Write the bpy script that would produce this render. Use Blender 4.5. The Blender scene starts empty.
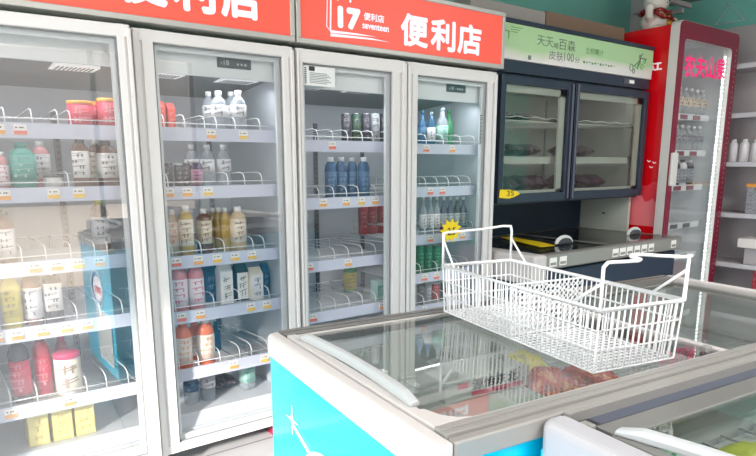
import bpy, math, random
from mathutils import Vector, Matrix
random.seed(5)
S = bpy.context.scene
COL = S.collection
R = math.radians

# ------------------------------------------------------------------ camera
F, CX, CY = 614.5, 378.0, 283.5
PIT, AZ, H = R(11.2), R(53.25), 1.24
fw = Vector((math.cos(AZ)*math.cos(PIT), math.sin(AZ)*math.cos(PIT), -math.sin(PIT)))
rt = Vector((math.sin(AZ), -math.cos(AZ), 0))
up = rt.cross(fw)
cam = bpy.data.objects.new('camera', bpy.data.cameras.new('camera'))
COL.objects.link(cam)
cam.data.sensor_width = 36
cam.data.lens = 36*F/756
cam.data.shift_y = (CY-228)/756
cam.data.clip_start = 0.02
m = Matrix((rt, up, -fw)).transposed().to_4x4()
m.translation = (0, 0, H)
cam.matrix_world = m
S.camera = cam

def at(px, py, y):                       # the point of the plane y seen at a pixel
    r = fw + rt*((px-CX)/F) - up*((py-CY)/F)
    p = r*(y/r.y)
    p.z += H
    return p
def depth(p): return (Vector(p)-Vector((0, 0, H))).dot(fw)

# ------------------------------------------------------------------ materials
def lin(c):
    return tuple(((v/255)/12.92 if v/255 <= .04045 else ((v/255+.055)/1.055)**2.4) for v in c)
def nodes(name):
    m = bpy.data.materials.new(name); m.use_nodes = True
    nt = m.node_tree; nt.nodes.clear()
    return m, nt, nt.nodes.new('ShaderNodeOutputMaterial')
def pm(name, col, rough=.5, metal=0., spec=.5, emit=0., bump=0., bscale=80, vary=0., vscale=6, coat=0.):
    m, nt, out = nodes(name)
    b = nt.nodes.new('ShaderNodeBsdfPrincipled')
    c = lin(col)+(1,)
    b.inputs['Base Color'].default_value = c
    b.inputs['Roughness'].default_value = rough
    b.inputs['Metallic'].default_value = metal
    b.inputs['Specular IOR Level'].default_value = spec
    b.inputs['Coat Weight'].default_value = coat
    if emit:
        b.inputs['Emission Color'].default_value = c
        b.inputs['Emission Strength'].default_value = emit
    tc = nt.nodes.new('ShaderNodeTexCoord')
    if vary:
        n = nt.nodes.new('ShaderNodeTexNoise'); n.inputs['Scale'].default_value = vscale; n.inputs['Detail'].default_value = 5
        nt.links.new(tc.outputs['Object'], n.inputs['Vector'])
        mx = nt.nodes.new('ShaderNodeMix'); mx.data_type = 'RGBA'
        mx.inputs[6].default_value = c
        mx.inputs[7].default_value = tuple(max(0, v*(1-vary)) for v in c[:3])+(1,)
        nt.links.new(n.outputs['Fac'], mx.inputs[0])
        nt.links.new(mx.outputs[2], b.inputs['Base Color'])
    if bump:
        n = nt.nodes.new('ShaderNodeTexNoise'); n.inputs['Scale'].default_value = bscale
        nt.links.new(tc.outputs['Object'], n.inputs['Vector'])
        bp = nt.nodes.new('ShaderNodeBump'); bp.inputs['Strength'].default_value = bump; bp.inputs['Distance'].default_value = .01
        nt.links.new(n.outputs['Fac'], bp.inputs['Height']); nt.links.new(bp.outputs['Normal'], b.inputs['Normal'])
    nt.links.new(b.outputs[0], out.inputs[0])
    return m
def glass(name, ior=1.5, tint=(1, 1, 1), haze=0., hazecol=(220, 225, 228), rough=0.):
    m, nt, out = nodes(name)
    t = nt.nodes.new('ShaderNodeBsdfTransparent'); t.inputs[0].default_value = tuple(tint)+(1,)
    g = nt.nodes.new('ShaderNodeBsdfGlossy'); g.inputs['Roughness'].default_value = rough
    fr = nt.nodes.new('ShaderNodeFresnel')
    ge = nt.nodes.new('ShaderNodeNewGeometry'); mi_ = nt.nodes.new('ShaderNodeMix'); mi_.data_type = 'FLOAT'   # same reflectance on both faces of a thin pane
    mi_.inputs[2].default_value = ior; mi_.inputs[3].default_value = 1/ior
    nt.links.new(ge.outputs['Backfacing'], mi_.inputs[0]); nt.links.new(mi_.outputs[0], fr.inputs[0])
    mx = nt.nodes.new('ShaderNodeMixShader')
    nt.links.new(fr.outputs[0], mx.inputs[0])
    src = t
    if haze:
        d = nt.nodes.new('ShaderNodeBsdfDiffuse'); d.inputs[0].default_value = lin(hazecol)+(1,)
        m2 = nt.nodes.new('ShaderNodeMixShader'); m2.inputs[0].default_value = haze
        nt.links.new(t.outputs[0], m2.inputs[1]); nt.links.new(d.outputs[0], m2.inputs[2]); src = m2
    nt.links.new(src.outputs[0], mx.inputs[1]); nt.links.new(g.outputs[0], mx.inputs[2])
    nt.links.new(mx.outputs[0], out.inputs[0])
    return m
def printed(name, base, ink, scale=60, thr=.56, ink2=None, rough=.45):
    """a label printed with irregular blots of ink"""
    m, nt, out = nodes(name)
    b = nt.nodes.new('ShaderNodeBsdfPrincipled'); b.inputs['Roughness'].default_value = rough
    tc = nt.nodes.new('ShaderNodeTexCoord')
    n = nt.nodes.new('ShaderNodeTexNoise'); n.inputs['Scale'].default_value = scale; n.inputs['Detail'].default_value = 1
    nt.links.new(tc.outputs['Object'], n.inputs['Vector'])
    cr = nt.nodes.new('ShaderNodeValToRGB'); cr.color_ramp.interpolation = 'CONSTANT'
    cr.color_ramp.elements[0].color = lin(base)+(1,); cr.color_ramp.elements[1].position = thr; cr.color_ramp.elements[1].color = lin(ink)+(1,)
    if ink2:
        e = cr.color_ramp.elements.new(max(.0, 1-thr-.03)); e.color = lin(base)+(1,)
        cr.color_ramp.elements[0].color = lin(ink2)+(1,)
    nt.links.new(n.outputs['Fac'], cr.inputs[0]); nt.links.new(cr.outputs[0], b.inputs['Base Color'])
    nt.links.new(b.outputs[0], out.inputs[0])
    return m

M = {}
M['frame'] = pm('painted_door_frame', (222, 219, 217), .38, spec=.5)
M['frame_line'] = pm('seam_gasket', (150, 150, 150), .6)
M['gasket'] = pm('rubber_gasket', (125, 128, 130), .6)
M['body'] = pm('cabinet_white', (205, 206, 205), .4)
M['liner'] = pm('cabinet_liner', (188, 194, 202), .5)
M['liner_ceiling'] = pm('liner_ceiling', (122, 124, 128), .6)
M['lamp_cover'] = pm('lit_lamp_cover', (236, 240, 242), .5, emit=.35)
M['header'] = pm('header_panel', (228, 232, 234), .4)
M['rail'] = pm('price_rail', (212, 215, 232), .3)
M['wire'] = pm('white_coated_wire', (250, 250, 252), .35)
M['wire_dull'] = pm('grey_coated_wire', (214, 218, 222), .4)
M['slot'] = pm('slotted_upright', (96, 100, 108), .5)
M['dark'] = pm('black_plastic', (38, 40, 44), .35)
M['display'] = pm('display_panel', (78, 84, 90), .3)
M['seg'] = pm('display_marks', (190, 200, 205), .5)
M['glass'] = glass('door_glass', 1.62)
M['glass_bright'] = glass('coated_door_glass', 1.95)
M['glass_first'] = glass('coated_first_door_glass', 2.3)
M['glass_old'] = glass('display_case_glass', 1.5, tint=(.88, .89, .88))
M['lid_glass'] = glass('freezer_lid_glass', 1.75, tint=(.93, .95, .945))
M['dark_glass'] = glass('dark_lid_glass', 1.5, tint=(.75, .78, .78))
M['sign_red'] = pm('sign_face_red', (248, 92, 74), .45, emit=.12)
M['sign_frame'] = pm('sign_aluminium', (186, 184, 178), .4, metal=.25)
M['white_ink'] = pm('white_lettering', (250, 246, 255), .5, emit=.12)
M['caster_red'] = pm('caster_red', (176, 24, 62), .35)
M['steel'] = pm('steel', (180, 182, 184), .3, metal=.8)
M['tag_white'] = pm('tag_white', (245, 240, 235), .5)
M['tag_orange'] = pm('tag_orange', (250, 178, 96), .5)
M['tag_yellow'] = pm('tag_yellow', (250, 206, 90), .5)
M['tag_red'] = pm('tag_coral', (243, 128, 108), .5)
M['navy'] = pm('navy_paint', (40, 50, 66), .35)
M['navy2'] = pm('deep_navy_front', (22, 42, 66), .45)
M['inner_case'] = pm('display_case_liner', (166, 168, 160), .5)
M['case_white'] = pm('case_inner_frame', (196, 200, 188), .4)
M['counter'] = pm('grey_counter_rim', (146, 143, 138), .35, metal=.2)
M['red'] = pm('gloss_red', (232, 12, 26), .22, coat=.3)
M['maroon'] = pm('maroon_door', (128, 22, 50), .3)
M['bandgrey'] = pm('door_side_band', (214, 210, 205), .35)
M['led'] = pm('led_chip', (240, 252, 250), .4, emit=3.2)
M['cream'] = pm('freezer_rim', (206, 200, 197), .42); M['rim_grey'] = pm('freezer_rim_grey', (184, 182, 186), .35); M['handle_white'] = pm('lid_handle_grey_white', (184, 186, 187), .35)
M['blue'] = pm('bright_cyan_panel', (0, 205, 244), .25, coat=.3)
M['alu'] = pm('aluminium_rail', (136, 135, 131), .38, metal=.35)
M['alu_light'] = pm('pale_rail', (158, 155, 150), .4, metal=.15)
M['blueblack'] = pm('dark_rail', (92, 97, 112), .4, metal=.2)
M['freezer_liner'] = pm('freezer_liner', (206, 210, 206), .45, vary=.12, vscale=8)
M['lucky_white'] = pm('glazed_white', (238, 232, 224), .25, coat=.4)
M['gold'] = pm('gold', (206, 150, 60), .35, metal=.6)
M['teal'] = pm('teal_wall_paint', (128, 206, 194), .7, bump=.05, vary=.12, vscale=3)
M['grey_wall'] = pm('grey_wall_paint', (178, 176, 176), .7, vary=.06)
M['white_wall'] = pm('white_wall_paint', (216, 214, 210), .7)
M['ceil'] = pm('ceiling_paint', (160, 160, 158), .8, vary=.1)
M['shelf_grey'] = pm('grey_shelf_steel', (190, 186, 188), .5)
M['shelf_edge'] = pm('pale_shelf_edge', (208, 208, 212), .45)
M['card_brown'] = pm('cardboard', (140, 116, 98), .8, vary=.15, vscale=20)
M['foam'] = pm('grey_foam_board', (166, 162, 158), .8, vary=.08)
M['yellow'] = pm('yellow_paper', (244, 212, 24), .5)
M['ink'] = pm('dark_ink', (50, 48, 50), .6)
M['pink_ink'] = pm('magenta_lettering', (250, 30, 120), .5, emit=.25)
M['sign_ink'] = pm('sign_grey_ink', (112, 126, 110), .6)
M['deck_grey'] = pm('lightened_grey_deck', (170, 170, 166), .7, vary=.5, vscale=9)  # deck colour lightened to stand in for reflections on the chest lids
M['green_ink'] = pm('green_ink', (96, 150, 90), .5)
M['sticker'] = pm('sticker_paper', (232, 234, 234), .5)

def tile_mat():
    m, nt, out = nodes('floor_tiles')
    b = nt.nodes.new('ShaderNodeBsdfPrincipled'); b.inputs['Roughness'].default_value = .18
    tc = nt.nodes.new('ShaderNodeTexCoord')
    br = nt.nodes.new('ShaderNodeTexBrick'); br.offset = 0
    br.inputs['Color1'].default_value = lin((186, 186, 190))+(1,); br.inputs['Color2'].default_value = lin((180, 181, 186))+(1,)
    br.inputs['Mortar'].default_value = lin((120, 120, 124))+(1,)
    br.inputs['Scale'].default_value = 1; br.inputs['Mortar Size'].default_value = .004
    br.inputs['Brick Width'].default_value = .6; br.inputs['Row Height'].default_value = .6
    nt.links.new(tc.outputs['Object'], br.inputs['Vector'])
    nt.links.new(br.outputs['Color'], b.inputs['Base Color']); nt.links.new(b.outputs[0], out.inputs[0])
    return m
M['tiles'] = tile_mat()
M['facade'] = pm('added_facade', (150, 146, 142), .8, vary=.3, vscale=.6)
M['pavement'] = pm('pavement_stone', (216, 200, 182), .8, vary=.1)

def sign_green_mat():                     # pale green print fading to white through a wavy border near the bottom
    m, nt, out = nodes('green_sign_print')
    b = nt.nodes.new('ShaderNodeBsdfPrincipled'); b.inputs['Roughness'].default_value = .45
    tc = nt.nodes.new('ShaderNodeTexCoord'); sp = nt.nodes.new('ShaderNodeSeparateXYZ')
    nt.links.new(tc.outputs['Object'], sp.inputs[0])
    n = nt.nodes.new('ShaderNodeTexNoise'); n.inputs['Scale'].default_value = 3.2; n.inputs['Detail'].default_value = 1
    nt.links.new(tc.outputs['Object'], n.inputs['Vector'])
    ad = nt.nodes.new('ShaderNodeMath'); ad.operation = 'MULTIPLY_ADD'; ad.inputs[1].default_value = -.16
    nt.links.new(n.outputs['Fac'], ad.inputs[0]); nt.links.new(sp.outputs['Z'], ad.inputs[2])
    cr = nt.nodes.new('ShaderNodeValToRGB')
    mr = nt.nodes.new('ShaderNodeMapRange'); mr.inputs[1].default_value = 1.735; mr.inputs[2].default_value = 1.785
    nt.links.new(ad.outputs[0], mr.inputs[0]); nt.links.new(mr.outputs[0], cr.inputs[0])
    e = cr.color_ramp.elements
    e[0].color = lin((222, 218, 214))+(1,); e[1].color = lin((172, 206, 156))+(1,)
    e.new(.35).color = lin((212, 214, 200))+(1,)
    nt.links.new(cr.outputs[0], b.inputs['Base Color']); nt.links.new(b.outputs[0], out.inputs[0])
    return m
M['green_print'] = sign_green_mat()
def blue_mat():
    return M['blue']

# ------------------------------------------------------------------ mesh builder
class MB:
    def __init__(s): s.v, s.f, s.m, s.sm = [], [], [], []
    def add(s, vs, fs, mi=0, smooth=False):
        b = len(s.v); s.v += [tuple(v) for v in vs]
        for f in fs: s.f.append(tuple(i+b for i in f)); s.m.append(mi); s.sm.append(smooth)
        return s
    def box(s, x0, x1, y0, y1, z0, z1, mi=0):
        vs = [(x, y, z) for z in (z0, z1) for y in (y0, y1) for x in (x0, x1)]
        return s.add(vs, [(0, 2, 3, 1), (4, 5, 7, 6), (0, 1, 5, 4), (2, 6, 7, 3), (0, 4, 6, 2), (1, 3, 7, 5)], mi)
    def tube(s, pts, r, n=6, mi=0, closed=False):
        pts = [Vector(p) for p in pts]; k = len(pts); b = []; u = None
        for i, p in enumerate(pts):
            d0 = (p-pts[i-1]) if (i or closed) else (pts[1]-p)
            d1 = (pts[(i+1) % k]-p) if (i < k-1 or closed) else (p-pts[i-1])
            d0 = d0.normalized(); d1 = d1.normalized(); t = (d0+d1)
            t = t.normalized() if t.length > 1e-6 else d1
            if u is None:
                u = t.cross(Vector((0, 0, 1)));
                if u.length < .1: u = t.cross(Vector((0, 1, 0)))
            u = (u-t*u.dot(t))
            if u.length < 1e-5: u = t.cross(Vector((1, .3, .2)))
            u.normalize(); w = t.cross(u)
            sc = 1/max(.5, math.sqrt((1+d0.dot(d1))/2)) if (0 < i < k-1 or closed) else 1
            b.append([p+(u*math.cos(a)+w*math.sin(a))*r*sc for a in [2*math.pi*j/n for j in range(n)]])
        vs = [v for ring in b for v in ring]; fs = []
        for i in range(k if closed else k-1):
            for j in range(n):
                i2 = (i+1) % k; j2 = (j+1) % n
                fs.append((i*n+j, i*n+j2, i2*n+j2, i2*n+j))
        if not closed:
            fs.append(tuple(range(n-1, -1, -1))); fs.append(tuple((k-1)*n+j for j in range(n)))
        return s.add(vs, fs, mi, True)
    def rod(s, p, q, r, n=5, mi=0): return s.tube([p, q], r, n, mi)
    def lathe(s, prof, n=20, mi=0, cx=0, cy=0, cz=0, sx=1, sy=1, sq=0):
        vs, fs = [], []
        for r, z in prof:
            for j in range(n):
                a = 2*math.pi*(j+.5)/n; k = 1
                if sq:
                    k = 1/max(abs(math.cos(a)), abs(math.sin(a))); k = 1+(k-1)*sq
                vs.append((cx+r*math.cos(a)*sx*k, cy+r*math.sin(a)*sy*k, cz+z))
        for i in range(len(prof)-1):
            for j in range(n):
                j2 = (j+1) % n; fs.append((i*n+j, i*n+j2, (i+1)*n+j2, (i+1)*n+j))
        fs.append(tuple(range(n-1, -1, -1))); fs.append(tuple((len(prof)-1)*n+j for j in range(n)))
        return s.add(vs, fs, mi, True)
    def prism(s, poly, axis, a0, a1, mi=0):
        """polygon in the plane across an axis, extruded from a0 to a1"""
        def P(u, w, a): return {'y': (u, a, w), 'x': (a, u, w), 'z': (u, w, a)}[axis]
        n = len(poly); vs = [P(u, w, a0) for u, w in poly]+[P(u, w, a1) for u, w in poly]
        fs = [tuple(range(n)), tuple(range(2*n-1, n-1, -1))]+[(i, i+n, (i+1) % n+n, (i+1) % n) for i in range(n)]
        return s.add(vs, fs, mi)
    def ell(s, c, r, n=16, mi=0):
        k = n//2
        prof = [(max(1e-4, math.sin(math.pi*i/k)), -math.cos(math.pi*i/k)) for i in range(k+1)]
        vs, fs = [], []
        for a, z in prof:
            for j in range(n):
                t = 2*math.pi*j/n; vs.append((c[0]+r[0]*a*math.cos(t), c[1]+r[1]*a*math.sin(t), c[2]+r[2]*z))
        for i in range(k):
            for j in range(n):
                j2 = (j+1) % n; fs.append((i*n+j, i*n+j2, (i+1)*n+j2, (i+1)*n+j))
        return s.add(vs, fs, mi, True)
    def mesh(s, name, mats, org=(0, 0, 0)):
        me = bpy.data.meshes.new(name)
        o = Vector(org)
        me.from_pydata([tuple(Vector(v)-o) for v in s.v], [], s.f)
        me.polygons.foreach_set('material_index', s.m); me.polygons.foreach_set('use_smooth', s.sm)
        for mt in mats: me.materials.append(mt)
        me.validate(); me.update()
        import bmesh
        bm = bmesh.new(); bm.from_mesh(me); bmesh.ops.recalc_face_normals(bm, faces=bm.faces); bm.to_mesh(me); bm.free()
        return me
def mats_of(m): return [M[x] if isinstance(x, str) else x for x in (m if isinstance(m, (list, tuple)) else [m])]
ORG = {}
def tag(o, label=None, cat=None, group=None, kind=None):
    if label: o['label'] = label
    if cat: o['category'] = cat
    if group: o['group'] = group
    if kind: o['kind'] = kind
    return o
def thing(name, loc, label, cat, group=None, rz=0, rot=None):
    o = bpy.data.objects.new(name, None); COL.objects.link(o); o.empty_display_size = .05
    if rot is not None:                       # loc is given in a turned frame (a, b, z)
        c, s_ = math.cos(rot), math.sin(rot)
        o.location = (loc[0]*c-loc[1]*s_, loc[0]*s_+loc[1]*c, loc[2]); o.rotation_euler.z = rot
    else:
        o.location = loc; o.rotation_euler.z = rz
    ORG[o.name] = Vector(loc)
    return tag(o, label, cat, group)
def put(name, mb, mat, parent=None, org=None, bevel=0, label=None, rot=None):
    """link a mesh; vertices are given in the frame of the whole thing, ORG keeps the thing's base"""
    if org is None: org = ORG[parent.name] if parent is not None and parent.name in ORG else Vector((0, 0, 0))
    me = mb if isinstance(mb, bpy.types.Mesh) else mb.mesh(name, mats_of(mat), org)
    o = bpy.data.objects.new(name, me); COL.objects.link(o)
    if parent is not None:
        o.parent = parent; ORG[o.name] = Vector(org)
    if rot is not None: o.rotation_euler.z = rot
    if bevel:
        b = o.modifiers.new('bevel', 'BEVEL'); b.width = bevel; b.segments = 3; b.limit_method = 'ANGLE'; b.angle_limit = R(40)
    if label: o['label'] = label
    return o
def struct(name, mb, mat): return tag(put(name, mb, mat), kind='structure')
_tc = {}
def text_mesh(txt, bold=0.0, res=3):
    key = (txt, bold)
    if key in _tc: return _tc[key]
    cu = bpy.data.curves.new('glyphs', 'FONT'); cu.body = txt; cu.size = 1; cu.resolution_u = res; cu.offset = bold; cu.fill_mode = 'FRONT'
    o = bpy.data.objects.new('glyphs', cu); COL.objects.link(o)
    dg = bpy.context.evaluated_depsgraph_get(); dg.update()
    me = o.evaluated_get(dg).to_mesh()
    vs = [tuple(v.co) for v in me.vertices]; fs = [tuple(p.vertices) for p in me.polygons]
    o.evaluated_get(dg).to_mesh_clear()
    bpy.data.objects.remove(o); bpy.data.curves.remove(cu)
    xs = [v[0] for v in vs] or [0, 1]; ys = [v[1] for v in vs] or [0, 1]
    vs = [((x-min(xs))/(max(xs)-min(xs)+1e-9), (y-min(ys))/(max(ys)-min(ys)+1e-9)) for x, y, z in vs]
    _tc[key] = (vs, fs); return _tc[key]
def text(mb, txt, p0, ux, uz, bold=0., mi=0):
    """write txt in the parallelogram p0, p0+ux, p0+uz"""
    vs, fs = text_mesh(txt, 0.0); p0, ux, uz = Vector(p0), Vector(ux), Vector(uz)
    e = bold*.55*uz.length; nx_ = ux.normalized(); nz_ = uz.normalized(); nn = nx_.cross(nz_)*.00008
    sh_ = [(0, 0)] if bold <= 0 else [(e*math.cos(t), e*math.sin(t)) for t in [2*math.pi*k/8 for k in range(8)]]+[(e*.5*math.cos(t), e*.5*math.sin(t)) for t in [math.pi*k/2 for k in range(4)]]
    if bold > 0: p0 = p0+nx_*e+nz_*e; ux = ux-nx_*2*e; uz = uz-nz_*2*e
    for q, (dx, dz) in enumerate(sh_): mb.add([p0+ux*a+uz*b+nx_*dx+nz_*dz+nn*q for a, b in vs], fs, mi)
    return mb

# ------------------------------------------------------------------ the room
XL, XR, YF, YB, ZC = -2.6, 5.32, -2.2, 2.97, 2.53
struct('floor', MB().box(XL, XR, YF, YB, -.1, 0), 'tiles')
struct('ground', MB().box(-14, 14, -22, YF-.001, -.14, -.04), 'pavement')
struct('wall_opposite_added', MB().box(-30, 30, -16.5, -16, -.04, 8), 'facade')  # unseen street front, added to block the bright low sky in reflections
struct('wall_back', MB().box(XL-.1, XR+.1, YB, YB+.12, 0, ZC), 'teal')
w = MB().box(XR, XR+.12, YF, YB, 0, ZC); struct('wall_right', w, 'teal')
w = MB().box(XL-.12, XL, 2.1, YB, 0, ZC).box(XL-.12, XL, YF, -1.6, 0, ZC).box(XL-.12, XL, -1.6, 2.1, 2.25, ZC).box(XL-.12, XL, -1.6, 2.1, 0, .25)
struct('wall_left', w, 'white_wall')
w = MB().box(XL-.12, XL+.3, YF-.12, YF, 0, ZC).box(2.6, XR+.12, YF-.12, YF, 0, ZC).box(XL, 2.6, YF-.12, YF, 2.3, ZC)
struct('wall_front', w, 'white_wall')
struct('window_1', MB().box(XL-.08, XL-.04, -1.6, -1.55, .25, 2.25).box(XL-.08, XL-.04, .2, .26, .25, 2.25).box(XL-.08, XL-.04, 2.05, 2.1, .25, 2.25), 'alu')
w = MB()
for x in (XL+.3, -.6, 1.0, 2.55): w.box(x, x+.05, YF-.09, YF-.03, 0, 2.3)
struct('window_2', w, 'alu')
c = MB().box(XL-.1, XR+.1, YF-.1, YB+.1, ZC, ZC+.1)
for k in range(13): c.box(XL+.6*k, XL+.6*k+.02, YF, YB, ZC-.006, ZC)
for k in range(9): c.box(XL, XR, YF+.6*k, YF+.6*k+.02, ZC-.006, ZC)
struct('ceiling', c, 'ceil')

# ------------------------------------------------------------------ upright fridges
def shelf(fr, x0, x1, ztop, tags, divs=None, y0=2.385, y1=2.83, tilt=0., railh=.047, tagmats=(1,)):
    deck = ztop-.012
    mb = MB()
    n = 20
    for k in range(n+1):
        y = y0+.012+(y1-y0-.02)*k/n; mb.rod((x0, y, deck-.003), (x1, y, deck-.003), .0019, 4)
    for k in range(4):
        x = x0+.02+(x1-x0-.04)*k/3; mb.rod((x, y0+.01, deck-.009), (x, y1, deck-.009), .0035, 5)
    sh = put('shelf', mb, 'wire_dull', fr)
    put('price_rail', MB().box(x0, x1, y0-.006, y0, ztop-railh, ztop).box(x0, x1, y0-.009, y0, ztop-railh-.003, ztop-railh+.004), 'rail', sh)
    put('guard_rod', MB().rod((x0, y0+.004, ztop+.016), (x1, y0+.004, ztop+.016), .0018, 5), 'wire', sh)
    put('guard_rod', MB().rod((x0, y1-.02, deck+.05), (x1, y1-.02, deck+.05), .0018, 5), 'wire', sh)
    SHELVES.append((sh, x0, x1, y0, y1, deck, ztop))
    for t in tags:
        x, mi = (t if isinstance(t, tuple) else (t, 'tag_orange'))
        tb = MB().box(x-.019, x+.019, y0-.0085, y0-.0062, ztop-railh+.007, ztop-.006, 0).box(x-.0188, x+.0188, y0-.0095, y0-.0086, ztop-railh+.008, ztop-railh+.021, 1)
        text(tb, '- --', (x-.014, y0-.0089, ztop-.018), (.024, 0, 0), (0, 0, .004), 0, 2)
        put('price_tag', tb, ['tag_white', mi, 'ink'], sh)
    return deck

SHELVES, ITEMS = [], []
def build_dividers():
    for sh, x0, x1, y0, y1, deck, ztop in SHELVES:
        occ = [(x-r-.004, x+r+.004) for x, r, d in ITEMS if abs(d-deck) < .004 and x0 < x < x1]
        x = x0+.03; done = []
        while x < x1-.01:
            c = x
            hits = [o for o in occ if o[0] < c < o[1]]
            if hits:
                cand = sorted([o[0] for o in occ]+[o[1] for o in occ], key=lambda q: abs(q-x))
                cand = [q for q in cand if abs(q-x) < .045 and x0+.01 < q < x1-.01 and not any(o[0] < q < o[1] for o in occ)]
                c = cand[0] if cand else None
            if c is not None and all(abs(c-q) > .02 for q in done):
                done.append(c); h = .052
                pts = [(c, y1-.02, deck), (c, y1-.02, deck+.05), (c, y0+.05, deck+h+.01), (c, y0+.02, deck+h+.004), (c, y0+.008, deck+h-.012), (c, y0+.004, ztop-.004)]
                put('divider_wire', MB().tube(pts, .0021, 5), 'wire', sh)
            x += .079
def fridge_shell(x0, x1, ztop, doors, label, zb=.095):
    fr = thing('display_fridge', ((x0+x1)/2, 2.62, 0), label, 'fridge')
    yf, yb = 2.352, 2.95
    b = MB().box(x0, x0+.028, yf, yb, zb, ztop).box(x1-.028, x1, yf, yb, zb, ztop).box(x0, x1, yf, yb, ztop-.035, ztop)
    b.box(x0, x1, yb-.03, yb, zb, ztop).box(x0, x1, yf, yb, zb, .15)
    xm = (doors[0][1]+doors[1][0])/2
    b.box(xm-.03, xm+.03, yf, yf+.03, zb, ztop)
    put('cabinet_body', b, 'body', fr, bevel=.003)
    ln = MB().box(x0+.03, x1-.03, yb-.045, yb-.031, .152, ztop-.12).box(x0+.029, x0+.042, yf+.002, yb-.045, .152, ztop-.04).box(x1-.042, x1-.029, yf+.002, yb-.045, .152, ztop-.04)
    ln.box(x0+.03, x1-.03, yf+.01, yb-.03, .152, .165)
    # the stepped floor over the compressor
    ln.prism([(yf+.02, .165), (yf+.05, .212), (yb-.2, .212), (yb-.15, .34), (yb-.046, .34), (yb-.046, .165)], 'x', x0+.043, x1-.043)
    put('liner', ln, 'liner', fr)
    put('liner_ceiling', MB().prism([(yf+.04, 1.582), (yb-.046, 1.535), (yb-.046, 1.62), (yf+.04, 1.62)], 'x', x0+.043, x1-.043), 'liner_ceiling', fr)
    for k in range(4):
        xs = x0+.14+(x1-x0-.28)*k/3
        u = MB().box(xs-.012, xs+.012, yb-.052, yb-.046, .4, 1.44)
        for j in range(40): u.box(xs-.004, xs+.004, yb-.0528, yb-.052, .42+j*.025, .434+j*.025, 1)
        put('slotted_upright', u, ['slot', 'dark'], fr)
    for k in range(4):
        xs = x0+.17+(x1-x0-.34)*k/3
        g = MB().box(xs-.075, xs+.075, 2.44, 2.56, 1.566, 1.577)
        for j in range(9): g.box(xs-.06+j*.014, xs-.054+j*.014, 2.455, 2.545, 1.5645, 1.566, 1)
        put('light_diffuser', g, ['lamp_cover', 'gasket'], fr)
    for sx in (x0+.1, x1-.1):
        c = MB().box(sx-.03, sx+.03, 2.42, 2.48, .082, .095).box(sx-.006, sx-.002, 2.42, 2.46, .03, .085).box(sx+.022, sx+.026, 2.42, 2.46, .03, .085)
        ca = put('caster', c, 'steel', fr)
        wv = [(.038*math.cos(2*math.pi*j/20), .038+.038*math.sin(2*math.pi*j/20)) for j in range(20)]
        put('caster_wheel', MB().prism([(2.44+a, z) for a, z in wv], 'x', sx, sx+.02), 'caster_red', ca)
    return fr

def stile(b, xa, xb, z0, z1, y=2.3, outer=1):
    """vertical frame bar: flat face with a raised grip lip along the outer edge"""
    w = xb-xa
    b.box(xa, xb, y+.010, y+.05, z0, z1)
    if outer > 0: b.box(xb-w*.30, xb, y-.004, y+.011, z0, z1-.012); b.box(xa, xb-w*.44, y+.003, y+.011, z0+.0, z1)
    else: b.box(xa, xa+w*.30, y-.004, y+.011, z0, z1-.012); b.box(xa+w*.44, xb, y+.003, y+.011, z0, z1)
def door(fr, xa, xb, ga, gb, z0, z1, gz0, gz1, header, ajar=0, y=2.3):
    d = MB()
    stile(d, xa, ga, z0, z1, y, -1); stile(d, gb, xb, z0, z1, y, 1)
    for (a, b_, o) in ((z0, gz0, 0), (gz1, z1, 1)):
        d.box(xa+.002, xb-.002, y+.008, y+.05, a, b_)
        d.box(xa+.003, xb-.003, y+.0032, y+.0092, a+.001, b_-.001)
    dr = put('door', d, 'frame', fr, bevel=.003)
    g = MB().box(ga-.002, gb+.002, y+.020, y+.026, gz0-.002, gz1+.002)
    put('glass_pane', g, 'glass_first' if xa < .5 else 'glass_bright' if xa < 1 else 'glass', dr)
    e = MB()
    for (a, b_, c_, d_) in ((ga, ga+.006, gz0, gz1), (gb-.006, gb, gz0, gz1), (ga, gb, gz1-.005, gz1), (ga, gb, gz0, gz0+.005)): e.box(a, b_, y+.014, y+.0195, c_, d_)
    put('glazing_strip', e, 'gasket', dr)
    e = MB()
    for (a, b_, c_, d_) in ((ga, ga+.02, gz0, gz1), (gb-.02, gb, gz0, gz1), (ga+.02, gb-.02, gz0, gz0+.02), (ga+.02, gb-.02, gz1-.02, gz1)): e.box(a, b_, y+.03, y+.046, c_, d_)
    put('inner_seal', e, 'header', dr)
    if ajar:
        px = (xa, y+.05)
        o = ORG[fr.name]; a = ajar
        v = Vector((xa-o.x, y+.05-o.y, 0)); rv = Matrix.Rotation(a, 3, 'Z') @ v
        dr.location = v-rv; dr.rotation_euler.z = a
    hp = put('header_panel', MB().box(ga-.01, gb+.01, y+.062, y+.075, header, gz1+.03), 'header', fr, bevel=.002)
    return dr, hp

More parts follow.
